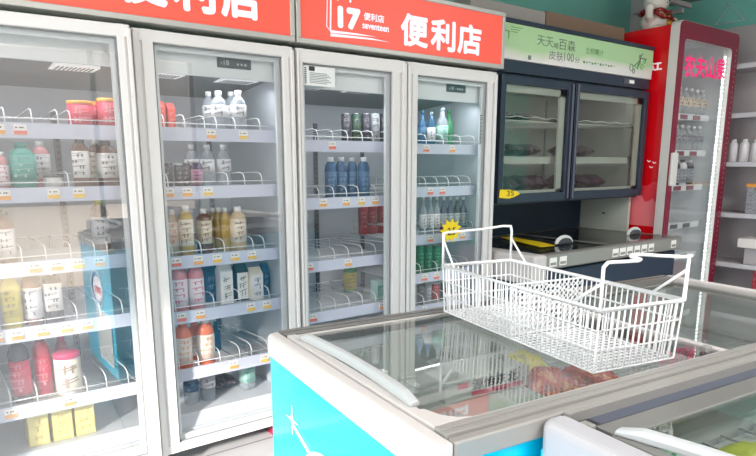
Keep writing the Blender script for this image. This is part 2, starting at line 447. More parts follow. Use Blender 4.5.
fa = fridge_shell(.03, 1.297, 1.70, [(.03, .652), (.662, 1.29)], 'double-door glass drinks fridge under the left sign box, door edge nearest camera')
d1, h1 = door(fa, .036, .652, .09, .608, .1, 1.695, .137, 1.653, 1.566, ajar=R(-3.2))
d2, h2 = door(fa, .662, 1.292, .733, 1.243, .1, 1.695, .137, 1.653, 1.56)
fb = fridge_shell(1.303, 2.50, 1.70, [(1.31, 1.875), (1.885, 2.49)], 'double-door glass drinks fridge under the right sign box with price burst')
d3, h3 = door(fb, 1.307, 1.883, 1.336, 1.805, .1, 1.695, .14, 1.64, 1.548)
d4, h4 = door(fb, 1.893, 2.492, 1.955, 2.43, .1, 1.695, .14, 1.64, 1.54)
def thermo(hp, x0, x1, z0, z1, y=2.36):
    t = MB().box(x0, x1, y-.003, y+.002, z0, z1, 0)
    text(t, '-18', (x0+.012, y-.0035, z0+.01), ((x1-x0)*.25, 0, 0), (0, 0, (z1-z0)*.45), .02, 1)
    for k in range(3): t.box(x1-.06+k*.016, x1-.052+k*.016, y-.0036, y-.003, z0+.012, z0+.02, 1)
    put('thermometer_display', t, ['display', 'seg'], hp)
thermo(h2, .99, 1.13, 1.598, 1.640); thermo(h4, 2.19, 2.32, 1.585, 1.622)
# energy sticker on the third door's header
st = MB().box(1.372, 1.585, 2.3145, 2.3155, 1.565, 1.63, 0)
st.lathe([(.018, 0), (.018, .0006)], 16, 1, 1.42, 0, 0)  # replaced below
st = MB().box(1.345, 1.50, 2.3175, 2.3185, 1.553, 1.632, 0)
st.box(1.372, 1.4, 2.3165, 2.3173, 1.612, 1.63, 1)
for k in range(7): st.box(1.375, 1.46+.03*((k*7) % 3)/3, 2.3168, 2.3173, 1.603-k*.0065, 1.6055-k*.0065, 2)
for k in range(9): st.box(1.35, 1.36, 2.3168, 2.3173, 1.62-k*.0075, 1.624-k*.0075, 1)
put('information_sticker', st, ['sticker', 'ink', 'gasket'], d3)
# vertical dark print on the last door's inner wall
t = MB()
for k in range(16): t.box(2.39, 2.40+.004*(k % 2), 2.3165, 2.3175, 1.33+k*.0095, 1.336+k*.0095)
put('vertical_print', t, 'ink', d4)

O, Y_, RD = 'tag_orange', 'tag_yellow', 'tag_red'
def tx(pxs, ym, y=2.38): return [(at(p[0] if isinstance(p, tuple) else p, ym, y).x, p[1] if isinstance(p, tuple) else O) for p in pxs]
DK = {}
L0, L1 = .075, .642
DK['A1'] = shelf(fa, L0, L1, 1.367, tx([(20, RD), (-2, O)], 129))
DK['A2'] = shelf(fa, L0, L1, 1.155, tx([4, (54, Y_), (79, Y_)], 195))
DK['A3'] = shelf(fa, L0, L1, .905, tx([35, 57, (79, Y_), 100], 264))
DK['A4'] = shelf(fa, L0, L1, .678, tx([-4, 17, 43, 67, 88], 330))
DK['A5'] = shelf(fa, L0, L1, .402, tx([10, 70], 405))
L0, L1 = .672, 1.25
DK['B1'] = shelf(fa, L0, L1, 1.369, tx([211, (243, Y_)], 133))
DK['B2'] = shelf(fa, L0, L1, 1.147, tx([169, 187, (208, Y_)], 192))
DK['B3'] = shelf(fa, L0, L1, .876, tx([(176, RD), 198, (217, Y_), (235, Y_), (252, Y_)], 258))
DK['B4'] = shelf(fa, L0, L1, .653, tx([(181, RD), (200, O), (251, Y_), (267, Y_)], 310))
DK['B5'] = shelf(fa, L0, L1, .413, tx([(234, O), (265, Y_)], 370))
L0, L1 = 1.345, 1.878
DK['C1'] = shelf(fb, L0, L1, 1.334, tx([(332, RD)], 145))
DK['C2'] = shelf(fb, L0, L1, 1.081, tx([323, 346, (361, Y_), 375], 204))
DK['C3'] = shelf(fb, L0, L1, .797, tx([(309, RD), 348], 262))
DK['C4'] = shelf(fb, L0, L1, .558, tx([(313, RD), 382], 312))
L0, L1 = 1.9, 2.455
DK['D1'] = shelf(fb, L0, L1, 1.328, tx([(426, RD), 452], 148))
DK['D2'] = shelf(fb, L0, L1, 1.115, tx([(430, RD), (442, RD)], 192))
DK['D3'] = shelf(fb, L0, L1, .872, tx([(430, RD), 462], 238))
DK['D4'] = shelf(fb, L0, L1, .671, tx([(424, RD), (436, RD)], 278))
DK['D5'] = shelf(fb, L0, L1, .50, tx([(424, RD)], 310))

def sign_box(fr, x0, x1, z0=1.712, z1=1.985):
    y = 2.29
    b = MB().box(x0, x1, y, y+.14, z0, z1)
    t = .02
    b = MB().box(x0, x1, y-.006, y+.12, z0, z0+t).box(x0, x1, y-.006, y+.12, z1-t, z1).box(x0, x0+t, y-.006, y+.12, z0+t, z1-t).box(x1-t, x1, y-.006, y+.12, z0+t, z1-t).box(x0+t, x1-t, y+.1, y+.12, z0+t, z1-t)
    sb = put('sign_box', b, 'sign_frame', fr, bevel=.003)
    put('sign_face', MB().box(x0+t, x1-t, y, y+.01, z0+t, z1-t), 'sign_red', sb)
    return sb
s1 = sign_box(fa, .02, 1.293); s2 = sign_box(fb, 1.30, 2.52)
b = MB()
for ch, x0, x1 in (('便', .62, .79), ('利', .805, .965), ('店', .985, 1.145)): text(b, ch, (x0, 2.288, 1.768), (x1-x0, 0, 0), (0, 0, .165), .072)
put('lettering', b, 'white_ink', s1)
b = MB()
for ch, x0, x1 in (('便', 1.835, 2.0), ('利', 2.015, 2.175), ('店', 2.187, 2.352)): text(b, ch, (x0, 2.288, 1.757), (x1-x0, 0, 0), (0, 0, .142), .072)
text(b, '17', (1.498, 2.288, 1.79), (.118, 0, 0), (0, 0, .088), .16)
text(b, '便利店', (1.632, 2.288, 1.838), (.11, 0, 0), (0, 0, .032), .06)
text(b, 'seventeen', (1.624, 2.288, 1.803), (.145, 0, 0), (0, 0, .024), .10)
y = 2.288
b.tube([(1.468, y, 1.962), (1.462, y, 1.775)], .0042, 4).tube([(1.452, y, 1.962), (1.444, y, 1.79), (1.462, y, 1.772)], .0022, 4)
b.prism([(1.462, 1.766), (1.60, 1.772), (1.70, 1.777), (1.60, 1.779), (1.462, 1.777)], 'y', y-.001, y)
b.prism([(1.462, 1.752), (1.56, 1.757), (1.68, 1.762), (1.775, 1.762), (1.68, 1.768), (1.56, 1.766), (1.462, 1.764)], 'y', y-.001, y)
for x in (1.50, 1.563): b.tube([(x, y, 1.962), (x, y, 1.915)], .0016, 4).ell((x, y, 1.905), (.006, .001, .009), 10)
put('lettering', b, 'white_ink', s2)

# ------------------------------------------------------------------ things on the shelves
_mc = {}
def cached(key, fn):
    if key not in _mc: _mc[key] = fn()
    return _mc[key]
def strokes(mb, fn, seed, n=2, mi=0):
    """clusters of short brush strokes standing in for small print; fn maps the unit square to the surface"""
    rnd = random.Random(seed)
    for g in range(n):
        v0, v1 = 1-(g+1)/n+.06, 1-g/n-.04
        for q in range(4):
            hz = q % 2 == 0
            if hz: u0, u1 = .08+.2*rnd.random(), .7+.25*rnd.random(); a = v0+(v1-v0)*(.1+.8*rnd.random()); b_ = a+(v1-v0)*.12; sk = .08*(v1-v0)
            else: u0 = .15+.6*rnd.random(); u1 = u0+.08; a = v0+(v1-v0)*.1*rnd.random(); b_ = v1-(v1-v0)*.15*rnd.random(); sk = 0
            k = 4; vs = []
            for i in range(k+1):
                u = u0+(u1-u0)*i/k; vs += [fn(u, a+sk*i), fn(u, b_+sk*i)]
            mb.add(vs, [(2*i, 2*i+2, 2*i+3, 2*i+1) for i in range(k)], mi)
    return mb
def bottle_parts(kind, body, cap, lab):
    """unit height bottle: radius given relative to the height"""
    out = []
    sq = 0
    if kind == 'water': prof = [(.001, 0), (.13, 0), (.145, .02), (.145, .3), (.138, .33), (.145, .36), (.145, .66), (.132, .75), (.09, .83), (.058, .87), (.055, .93)]; cz = (.064, .89, 1); lz = (.148, .36, .66)
    elif kind == 'round': prof = [(.001, 0), (.15, 0), (.165, .02), (.165, .70), (.157, .78), (.125, .85), (.085, .89), (.078, .93)]; cz = (.086, .895, 1); lz = (.168, .12, .66)
    elif kind == 'square': prof = [(.001, 0), (.15, 0), (.17, .02), (.17, .74), (.155, .80), (.10, .87), (.08, .90)]; cz = (.088, .885, 1); lz = (.173, .22, .74); sq = .55
    elif kind == 'slim': prof = [(.001, 0), (.11, 0), (.12, .02), (.12, .58), (.11, .66), (.05, .78), (.042, .92)]; cz = (.046, .91, 1); lz = (.123, .18, .55)
    elif kind == 'jar': prof = [(.001, 0), (.36, 0), (.40, .03), (.42, .5), (.42, .86), (.4, .9)]; cz = (.43, .88, 1); lz = (.425, .1, .84)
    elif kind == 'can': prof = [(.001, 0), (.2, 0), (.23, .04), (.23, .9), (.2, .97)]; cz = (.2, .965, .985); lz = (.233, .06, .88)
    elif kind == 'slimcan': prof = [(.001, 0), (.17, 0), (.19, .04), (.19, .93), (.165, .98)]; cz = (.165, .975, .99); lz = (.193, .08, .9)
    b = MB().lathe(prof, 20, sq=sq); out.append(('bottle_body' if 'can' not in kind else 'can_body', b.mesh('container_body', mats_of(body))))
    if cap: r, a, z = cz; out.append(('cap' if 'can' not in kind else 'can_top', MB().lathe([(.001, a), (r, a), (r, z-.01), (r*.93, z)], 16).mesh('cap', mats_of(cap))))
    if lab: r, a, z = lz; out.append(('wrap_label', MB().lathe([(r-.002, a), (r, a), (r, z), (r-.002, z)], 20, sq=sq).mesh('wrap_label', mats_of(lab))))
    pr = lab or body
    if isinstance(pr, str) and 'ink_'+pr in M:
        r, a, z = lz if lab else (prof[2][0]+.001, .15, .8)
        def fn(u, v):
            t = R(-160+110*u); kk = 1
            if sq: kk = 1/max(abs(math.cos(t)), abs(math.sin(t))); kk = 1+(kk-1)*sq
            return ((r+.012)*kk*math.cos(t), (r+.012)*kk*math.sin(t), a+(z-a)*(.06+.88*v))
        out.append(('label_print', strokes(MB(), fn, kind+pr, 2 if kind in ('jar', 'water') else 4).mesh('label_print', [M['ink_'+pr]])))
    return out
def item(kind, px, ytop, deck, row, body, cap, lab, label, name, cat, group, w=None, h=None, rz=None):
    """a bottle, can or jar standing on a shelf row (metres behind the rail)"""
    y = 2.385+row
    p = at(px, ytop, y)
    x = p.x; hh = h or (p.z-deck)
    parts = cached((kind, str(body), str(cap), str(lab)), lambda: bottle_parts(kind, body, cap, lab))
    o = bpy.data.objects.new(name, None); COL.objects.link(o); o.location = (x, y, deck+.0012)
    sx = hh
    if w:
        r0 = {'water': .145, 'round': .165, 'square': .19, 'slim': .12, 'jar': .42, 'can': .23, 'slimcan': .19}[kind]
        sx = (w*depth(p)/F/2)/r0
    ITEMS.append((x, sx*{'water': .148, 'round': .17, 'square': .225, 'slim': .123, 'jar': .43, 'can': .233, 'slimcan': .193}[kind], deck))
    o.scale = (sx, sx, hh); o.rotation_euler.z = random.uniform(-.25, .25) if rz is None else rz
    tag(o, label, cat, group)
    for n, me in parts:
        c = bpy.data.objects.new(n, me); COL.objects.link(c); c.parent = o
    return o
def carton(px, ytop, deck, row, w, d, mat, label, name, cat, group, h=None, front=None, gable=False, wm=None):
    """a box pack; w in pixels of front width"""
    y = 2.385+row; p = at(px, ytop, y); hh = h or (p.z-deck); ww = wm or w*depth(p)/F
    x = p.x
    ITEMS.append((x, ww/2, deck))
    deck += .0012
    o = thing(name, (x, y+d/2, deck), label, cat, group)
    b = MB()
    if gable:
        b.prism([(y, deck), (y+d, deck), (y+d, deck+hh*.8), (y+d/2+.004, deck+hh*.97), (y+d/2+.004, deck+hh), (y+d/2-.004, deck+hh), (y+d/2-.004, deck+hh*.97), (y, deck+hh*.8)], 'x', x-ww/2, x+ww/2)
    else: b.box(x-ww/2, x+ww/2, y, y+d, deck, deck+hh)
    put('carton_body', b, mat, o, bevel=.002)
    if front: put('printed_front', MB().box(x-ww/2*.9, x+ww/2*.9, y-.0012, y-.0002, deck+hh*.05, deck+hh*.76), front, o)
    k = front or mat
    if isinstance(k, str) and 'ink_'+k in M: put('front_print', strokes(MB(), lambda u, v: (x-ww*.4+ww*.8*u, y-.0016, deck+hh*(.1+.6*v)), label, 3), 'ink_'+k, o)
    return o
def bag(loc, size, mat, label, name, cat, group, rz=0, seed=0, parent_rot=None):
    """a lumpy sealed pack with crimped ends"""
    rnd = random.Random(seed); nx, ny = 14, 10; vs = []; fs = []
    L, W, T = size
    for side in (0, 1):
        for i in range(nx+1):
            for j in range(ny+1):
                u, v = i/nx*2-1, j/ny*2-1
                t = max(0, (1-abs(u)**3.5))*max(0, (1-abs(v)**3.5))
                z = T*(.5+(.5 if side else -.5)*t*(.8+(.35 if side else .2)*rnd.random()))+.0012
                vs.append((u*L/2, v*W/2*(1-.06*(1-t)*rnd.random()), z))
    def ix(s_, i, j): return s_*(nx+1)*(ny+1)+i*(ny+1)+j
    for i in range(nx):
        for j in range(ny):
            fs.append((ix(1, i, j), ix(1, i+1, j), ix(1, i+1, j+1), ix(1, i, j+1))); fs.append((ix(0, i, j), ix(0, i, j+1), ix(0, i+1, j+1), ix(0, i+1, j)))
    for i in range(nx):
        fs.append((ix(0, i, 0), ix(0, i+1, 0), ix(1, i+1, 0), ix(1, i, 0))); fs.append((ix(0, i, ny), ix(1, i, ny), ix(1, i+1, ny), ix(0, i+1, ny)))
    for j in range(ny):
        fs.append((ix(0, 0, j), ix(1, 0, j), ix(1, 0, j+1), ix(0, 0, j+1))); fs.append((ix(0, nx, j), ix(0, nx, j+1), ix(1, nx, j+1), ix(1, nx, j)))
    mb = MB().add(vs, fs, 0, True)
    o = put(name, mb, pk(mat)); o.location = loc; o.rotation_euler.z = rz
    return tag(o, label, cat, group)

def T(name, col, ink, **k):
    k['scale'] = k.get('scale', 60)*1.4
    M[name] = pm(name, col, .45); M['ink_'+name] = pm('ink_'+name, tuple(ink[q]*.62+col[q]*.38 for q in range(3)), .5)
    k['scale'] *= 5; M['pack_'+name] = printed('pack_'+name, col, ink, **k)      # the same print at the scale of boxes and bags
    return name
def pk(m): return 'pack_'+m if isinstance(m, str) and 'pack_'+m in M else m
T('p_red', (214, 52, 84), (246, 200, 200), scale=38, thr=.58); T('p_tea', (238, 236, 232), (70, 66, 66), scale=26, thr=.57)
T('p_cream', (242, 232, 212), (120, 90, 80), scale=40, thr=.6); T('p_white', (240, 238, 240), (66, 72, 90), scale=30, thr=.58)
T('p_pinkwhite', (246, 236, 240), (206, 50, 96), scale=24, thr=.6); T('p_orange', (246, 236, 228), (236, 140, 66), scale=22, thr=.57, ink2=(70, 60, 70))
T('p_teal', (80, 166, 154), (206, 232, 228), scale=26, thr=.6); T('p_yellow', (226, 206, 90), (150, 132, 60), scale=30, thr=.62)
T('p_blue', (62, 102, 142), (150, 180, 200), scale=28, thr=.6); T('p_redcan', (176, 26, 54), (232, 190, 196), scale=20, thr=.6)
T('p_greencan', (30, 122, 84), (150, 206, 176), scale=30, thr=.62); T('p_dark', (56, 54, 66), (196, 190, 200), scale=30, thr=.6)
T('p_silver', (170, 176, 182), (90, 60, 70), scale=26, thr=.58); T('p_pattern', (196, 140, 168), (64, 50, 70), scale=46, thr=.52)
T('p_darkgreen', (40, 66, 58), (170, 190, 120), scale=26, thr=.6); T('p_yelfront', (244, 228, 140), (206, 186, 110), scale=9, thr=.58); T('p_mint', (176, 216, 206), (70, 150, 140), scale=28, thr=.58); T('p_bluebox', (74, 108, 152), (220, 226, 236), scale=24, thr=.6)
T('p_yelpack', (240, 222, 120), (214, 190, 96), scale=5, thr=.6); T('p_redpack', (196, 66, 60), (222, 150, 110), scale=22, thr=.55)
T('p_meat', (46, 42, 46), (120, 96, 100), scale=40, thr=.55); T('p_meatred', (40, 34, 40), (110, 46, 70), scale=50, thr=.56)
M['b_teal'] = pm('teal_bottle', (70, 160, 148), .3); M['b_white'] = pm('white_bottle', (228, 226, 228), .35)
M['b_clear'] = glass('clear_bottle', 1.45, tint=(.86, .9, .93), haze=.35, hazecol=(206, 212, 220)); M['b_amber'] = pm('amber_tea', (196, 168, 96), .25)
M['b_milk'] = pm('milk_tea', (206, 184, 150), .3); M['b_pink'] = pm('pink_drink', (222, 150, 156), .25); M['b_orange'] = pm('orange_drink', (232, 128, 96), .25)
M['b_blue'] = pm('blue_bottle', (52, 92, 132), .2); M['b_dark'] = pm('dark_bottle', (58, 54, 62), .25); M['b_brown'] = pm('brown_tea', (120, 84, 66), .25)
M['b_yellow'] = pm('yellow_bottle', (226, 206, 80), .3); M['b_green'] = pm('green_bottle', (70, 150, 96), .25); M['b_purple'] = pm('purple_bottle', (88, 72, 104), .25)
M['b_red'] = pm('red_bottle', (196, 44, 70), .3); M['c_white'] = pm('white_cap', (240, 240, 240), .35); M['c_dark'] = pm('dark_cap', (60, 60, 66), .4)
M['c_orange'] = pm('orange_lid', (240, 166, 70), .4); M['c_pink'] = pm('pink_cap', (220, 60, 110), .4); M['c_yellow'] = pm('yellow_cap', (206, 206, 90), .4)
M['can_top'] = pm('can_top', (196, 198, 200), .3, metal=.8)

# --- first door (left)
D = 'leftmost glass door'
G = 'red lidded cans on the top shelf of the left door'
for px, yt, row, w, lb in ((79, 101.5, .07, 23, 'red can with orange lid, left one, top shelf, leftmost glass door'), (108, 99, .07, 22, 'red can with orange lid, right one, top shelf, leftmost glass door'), (96, 102.5, .17, 17, 'red can with orange lid, set back between two cans, leftmost door')):
    item('jar', px, yt, DK['A1'], row, 'b_red', 'c_orange', 'p_red', lb, 'food_can', 'can', G, w=w)
G = 'drinks on the second shelf of the left door'
item('round', -1, 152, DK['A2'], .06, 'b_pink', 'c_white', 'p_pinkwhite', 'pink and white bottle cut by picture edge, second shelf, leftmost door', 'drink_bottle', 'bottle', G, w=14)
item('square', 20, 143, DK['A2'], .06, 'b_teal', 'b_teal', 'p_teal', 'large teal square bottle on second shelf of leftmost door', 'drink_bottle', 'bottle', G, w=25, rz=.1)
item('square', 39, 142, DK['A2'], .13, 'b_pink', 'c_white', 'p_white', 'white labelled bottle with pink base beside large teal bottle', 'drink_bottle', 'bottle', G, w=17)
item('jar', 53, 176, DK['A2'], .07, 'b_white', 'c_dark', None, 'low white tub with dark lid, second shelf of leftmost door', 'food_tub', 'tub', G, w=18)
item('square', 79, 138, DK['A2'], .07, 'b_brown', 'c_dark', 'p_tea', 'dark-capped tea bottle with brush-lettered white label, left of pair, leftmost door', 'drink_bottle', 'bottle', G, w=18)
item('square', 94, 140, DK['A2'], .16, 'b_brown', 'c_white', 'p_cream', 'pale-capped tea bottle set back between two dark-capped ones, leftmost door', 'drink_bottle', 'bottle', G, w=14)
item('square', 105, 141, DK['A2'], .07, 'b_brown', 'c_dark', 'p_tea', 'dark-capped tea bottle with brush-lettered white label, right of pair, leftmost door', 'drink_bottle', 'bottle', G, w=20)
G = 'drinks on the third shelf of the left door'
item('round', 3, 211, DK['A3'], .08, 'b_brown', 'c_dark', 'p_white', 'dark-capped brown bottle at picture edge, third shelf, leftmost door', 'drink_bottle', 'bottle', G, w=16)
item('round', 98, 200, DK['A3'], .26, 'b_brown', 'c_yellow', 'p_white', 'yellow-capped bottle at the back of the empty third shelf', 'drink_bottle', 'bottle', G, w=17)
G = 'drinks on the fourth shelf of the left door'
item('square', 7, 272, DK['A4'], .06, 'b_yellow', 'b_yellow', 'p_yellow', 'yellow bottle on fourth shelf of leftmost door', 'drink_bottle', 'bottle', G, w=20, rz=.1)
item('round', 29, 268, DK['A4'], .07, 'b_brown', 'c_white', 'p_white', 'white-capped brown tea bottle beside yellow bottle', 'drink_bottle', 'bottle', G, w=17)
item('square', 50, 269, DK['A4'], .08, 'b_dark', 'c_white', 'p_tea', 'dark bottle in white wrapper, rightmost on fourth shelf, leftmost door', 'drink_bottle', 'bottle', G, w=19)
G = 'packs on the fifth shelf of the left door'
item('round', 16, 338, DK['A5'], .07, 'b_dark', 'c_dark', 'p_red', 'red labelled dark bottle, left one, fifth shelf of leftmost door', 'drink_bottle', 'bottle', G, w=19)
item('round', 39, 335, DK['A5'], .10, 'b_red', 'c_dark', 'p_red', 'red labelled bottle, right one, fifth shelf of leftmost door', 'drink_bottle', 'bottle', G, w=16)
item('jar', 66, 352, DK['A5'], .06, 'b_white', 'c_pink', 'p_cream', 'cream jar with pink cap on fifth shelf of leftmost door', 'food_jar', 'jar', G, w=24)
item('round', 60, 336, DK['A5'], .2, 'b_red', 'c_pink', 'p_red', 'red bottle standing behind the cream jar with pink cap', 'drink_bottle', 'bottle', G, w=13)
for px, lb in ((36, 'left of three yellow packs at the bottom of leftmost door'), (61, 'middle of three yellow packs at the bottom of leftmost door'), (84, 'right of three yellow packs at the bottom of leftmost door')):
    carton(px, 405, .2125, .05, 22, .12, 'p_yelpack', lb, 'drink_carton', 'carton', 'yellow packs on the floor of the left fridge', h=.155, wm=.068, front='p_yelfront')
# --- second door
G = 'drinks on the top shelf of the second door'
carton(161, 101, DK['B1'], .09, 8, .05, 'p_redpack', 'small red carton by door edge, left one, top shelf, second door', 'drink_carton', 'carton', G, wm=.03, gable=True)
carton(171, 103, DK['B1'], .09, 8, .05, 'p_redpack', 'small red carton, right one, top shelf, second door', 'drink_carton', 'carton', G, wm=.03, gable=True)
for px, yt, row, lb in ((208, 92, .16, 'clear water bottle, leftmost and set back'), (218, 91.5, .06, 'clear water bottle in front row, left one'), (230.5, 92, .15, 'clear water bottle, set back between the front ones'), (237.5, 91, .05, 'clear water bottle in front row, right one')):
    item('water', px, yt, DK['B1'], row, 'b_clear', 'c_white', 'p_white', lb+', top shelf of second door', 'water_bottle', 'bottle', 'clear water bottles on the top shelf', w=15.5 if row < .1 else 13)
G = 'drinks on the second shelf of the second door'
for px, lb, mt in ((167, 'dark slim can with yellow mark, second shelf, second door', 'b_dark'), (178, 'grey patterned slim can beside dark can, second shelf, second door', 'p_silver'), (185.5, 'black slim can, third from left, second shelf, second door', 'b_dark')):
    item('slimcan', px, 163, DK['B2'], .07, mt, 'can_top', 'p_dark', lb, 'drink_can', 'can', G, w=9)
item('round', 196, 160, DK['B2'], .06, 'b_purple', 'c_white', 'p_pattern', 'pink patterned bottle among dark cans, second shelf, second door', 'drink_bottle', 'bottle', G, w=12)
for px, lb in ((191, 'leftmost'), (206.5, 'middle'), (223, 'rightmost')):
    item('water', px, 145, DK['B2'], .13, 'b_clear', 'c_white', 'p_white', 'clear bottle with white cap, %s of three, second shelf, second door' % lb, 'water_bottle', 'bottle', 'clear bottles on the second shelf', w=14)
G = 'milk tea bottles on the third shelf of the second door'
item('square', 171.5, 210, DK['B3'], .09, 'b_milk', 'c_white', 'p_orange', 'orange labelled milk tea bottle by door frame, third shelf, second door', 'drink_bottle', 'bottle', G, w=13)
item('square', 185, 206, DK['B3'], .05, 'b_amber', 'c_white', 'p_cream', 'amber tea bottle with white label, front left, third shelf, second door', 'drink_bottle', 'bottle', G, w=15)
item('square', 203, 209, DK['B3'], .10, 'b_brown', 'c_white', 'p_cream', 'brown tea bottle, second from left with cap, third shelf, second door', 'drink_bottle', 'bottle', G, w=14)
for k, (px, row) in enumerate(((212.5, .18), (218.5, .135), (224.5, .09))):
    item('square', px, 208, DK['B3'], row, 'b_amber', 'c_white', None, 'unlabelled amber bottle, %s in slanting row, third shelf, second door' % ('first', 'second', 'third')[k], 'drink_bottle', 'bottle', G, w=9, rz=.1)
item('square', 237, 207, DK['B3'], .06, 'b_milk', 'c_white', 'p_cream', 'pale milk tea bottle with white label at right end, third shelf, second door', 'drink_bottle', 'bottle', G, w=15)
G = 'drinks on the fourth shelf of the second door'
item('round', 178, 262, DK['B4'], .05, 'b_pink', 'b_pink', 'p_pinkwhite', 'pink drink bottle with white label, left one, fourth shelf, second door', 'drink_bottle', 'bottle', G, w=15.5)
item('round', 194.5, 261.5, DK['B4'], .05, 'b_pink', 'b_pink', 'p_pinkwhite', 'pink drink bottle with white label, right one, fourth shelf, second door', 'drink_bottle', 'bottle', G, w=16)
for px, yt, row, mt, lb, fr in ((211, 265, .14, 'p_bluebox', 'blue carton next to pink bottles, fourth shelf, second door', None), (226, 264, .06, 'p_white', 'white gable carton, left one, fourth shelf, second door', 'p_tea'), (242, 264, .08, 'p_dark', 'dark printed carton between white cartons, fourth shelf, second door', 'p_tea'), (257, 268, .05, 'p_cream', 'white gable carton, right one, fourth shelf, second door', 'p_white'), (266, 264, .12, 'p_bluebox', 'dark blue carton at right end, fourth shelf, second door', None)):
    carton(px, yt, DK['B4'], row, 13, .06, mt, lb, 'drink_carton', 'carton', G, wm=.056 if px != 266 else .03, gable=True, front=fr)
G = 'orange drinks on the fifth shelf'
for px, yt, row, w, lb in ((182, 321, .05, 16, 'orange drink bottle, left one in front'), (204.5, 318, .052, 17, 'orange drink bottle with white cap, right one in front'), (194, 322, .14, 13, 'orange drink bottle set back between the other two')):
    item('round', px, yt, DK['B5'], row, 'b_orange', 'c_white' if px > 200 else 'b_orange', 'p_orange', lb+', fifth shelf', 'juice_bottle', 'bottle', G, w=w)
item('slim', 215, 322, DK['B5'], .2, 'b_blue', 'b_blue', None, 'blue bottle standing behind the orange drinks, fifth shelf', 'drink_bottle', 'bottle', G, w=10)
G = 'goods on the floor of the second door'
item('water', 190, 368, .2125, .12, 'b_clear', 'c_white', 'p_blue', 'clear bottle, left one, on fridge floor behind second door', 'water_bottle', 'bottle', G, w=15)
item('water', 206.5, 364, .2125, .12, 'b_clear', 'c_white', 'p_white', 'clear bottle, right one, on fridge floor behind second door', 'water_bottle', 'bottle', G, w=15)
item('square', 246, 356, .2125, .14, 'b_clear', 'c_white', 'p_mint', 'bottle with mint green label on fridge floor behind second door', 'water_bottle', 'bottle', G, w=15)
bag((1.02, 2.6, .2145), (.16, .12, .06), 'p_dark', 'dark flat pack lying on fridge floor behind second door', 'snack_pack', 'pack', G, seed=3)
# --- third door
G = 'slim cans on the top shelf of the third door'
for k, (px, mt) in enumerate(((346, 'b_dark'), (356, 'p_darkgreen'), (366, 'p_dark'), (375, 'p_silver'), (384, 'p_dark'))):
    item('slimcan', px, 113.5, DK['C1'], .10, mt, 'can_top', mt if mt[0] == 'p' else 'p_dark', '%s slim can, %s from left, top shelf of third door' % (('black', 'dark green', 'black', 'silver', 'black')[k], ('first', 'second', 'third', 'fourth', 'fifth')[k]), 'drink_can', 'can', G, w=9.5)
G = 'blue bottles on the second shelf of the third door'
for px, row, w, lb in ((330.5, .08, 12, 'leftmost'), (341, .10, 12, 'second from left'), (352, .10, 10, 'third from left'), (363.5, .06, 12, 'rightmost')):
    item('round', px, 157.5, DK['C2'], row, 'b_blue', 'c_white', 'p_blue', 'blue sports drink bottle, %s of four, third door' % lb, 'drink_bottle', 'bottle', G, w=w)
G = 'red cans at the back of the third shelf'
for px, lb in ((363, 'leftmost of three red cans at back of third door'), (372, 'middle of three red cans at back of third door'), (382, 'rightmost of three red cans at back of third door')):
    item('can', px, 204, DK['D3'], .28, 'p_redcan', 'can_top', None, lb, 'drink_can', 'can', G, w=9.5)
G = 'drinks on the fourth shelf of the third door'
item('round', 350, 262, DK['C4'], .33, 'b_green', 'c_yellow', 'p_yellow', 'green based bottle with yellow label at back of empty shelf, third door', 'drink_bottle', 'bottle', G, w=13)
carton(381, 281, DK['C4'], .05, 9, .06, 'p_mint', 'teal carton at right end of fourth shelf, third door', 'drink_carton', 'carton', G, front='p_teal')
# --- fourth door
G = 'bottles on the top shelf of the fourth door'
item('slim', 422.5, 111, DK['D1'], .10, 'b_blue', 'b_blue', 'p_blue', 'blue bottle, leftmost on top shelf of fourth door', 'drink_bottle', 'bottle', G, w=9)
item('slim', 431.5, 112, DK['D1'], .07, 'b_blue', 'b_clear', 'p_white', 'blue bottle with white label, second on top shelf of fourth door', 'drink_bottle', 'bottle', G, w=8.5)
item('slim', 442.5, 108, DK['D1'], .07, 'b_clear', 'b_clear', 'p_mint', 'tall clear bottle with narrow neck, top shelf of fourth door', 'drink_bottle', 'bottle', G, w=12)
item('slim', 449, 110, DK['D1'], .18, 'b_green', 'b_green', None, 'green bottle behind the tall clear bottle, fourth door', 'drink_bottle', 'bottle', G, w=9)
G = 'small bottles on the third shelf of the fourth door'
for k, (px, mt, cp, lb_) in enumerate(((424, 'b_clear', 'c_white', 'pale'), (431, 'b_clear', 'c_white', 'pale'), (437.5, 'b_clear', 'c_white', 'pale'), (444.5, 'b_purple', 'c_white', 'purple'), (451, 'b_purple', 'c_white', 'purple'), (457.5, 'b_dark', 'c_white', 'dark'), (464, 'b_purple', 'c_white', 'purple'))):
    item('slim', px-.5, 197, DK['D3'], .06, mt, cp, 'p_silver' if mt != 'b_clear' else 'p_white', '%s small bottle with white cap, %s from left, third shelf, fourth door' % (lb_, ('first', 'second', 'third', 'fourth', 'fifth', 'sixth', 'seventh')[k]), 'drink_bottle', 'bottle', G, w=7.5)
G = 'green cans on the fourth shelf of the fourth door'
for k, px in enumerate((419.5, 428, 436.5)):
    item('can', px, 245, DK['D4'], .05, 'p_greencan', 'can_top', None, 'green drink can, %s of three, fourth shelf of fourth door' % ('leftmost', 'middle', 'rightmost')[k], 'drink_can', 'can', G, w=9)
G = 'cans on the lowest visible shelf of the fourth door'
for k, (px, mt, c_) in enumerate(((421, 'p_dark', 'dark'), (428, 'p_silver', 'silver'), (435.5, 'p_silver', 'silver with red print'), (444, 'p_dark', 'dark'))):
    item('slimcan', px, 282, DK['D5'], .06, mt, 'can_top', 'p_redcan' if k == 2 else mt, '%s can, %s from left, lowest visible shelf, fourth door' % (c_, ('first', 'second', 'third', 'fourth')[k]), 'drink_can', 'can', G, w=7.5)
build_dividers()
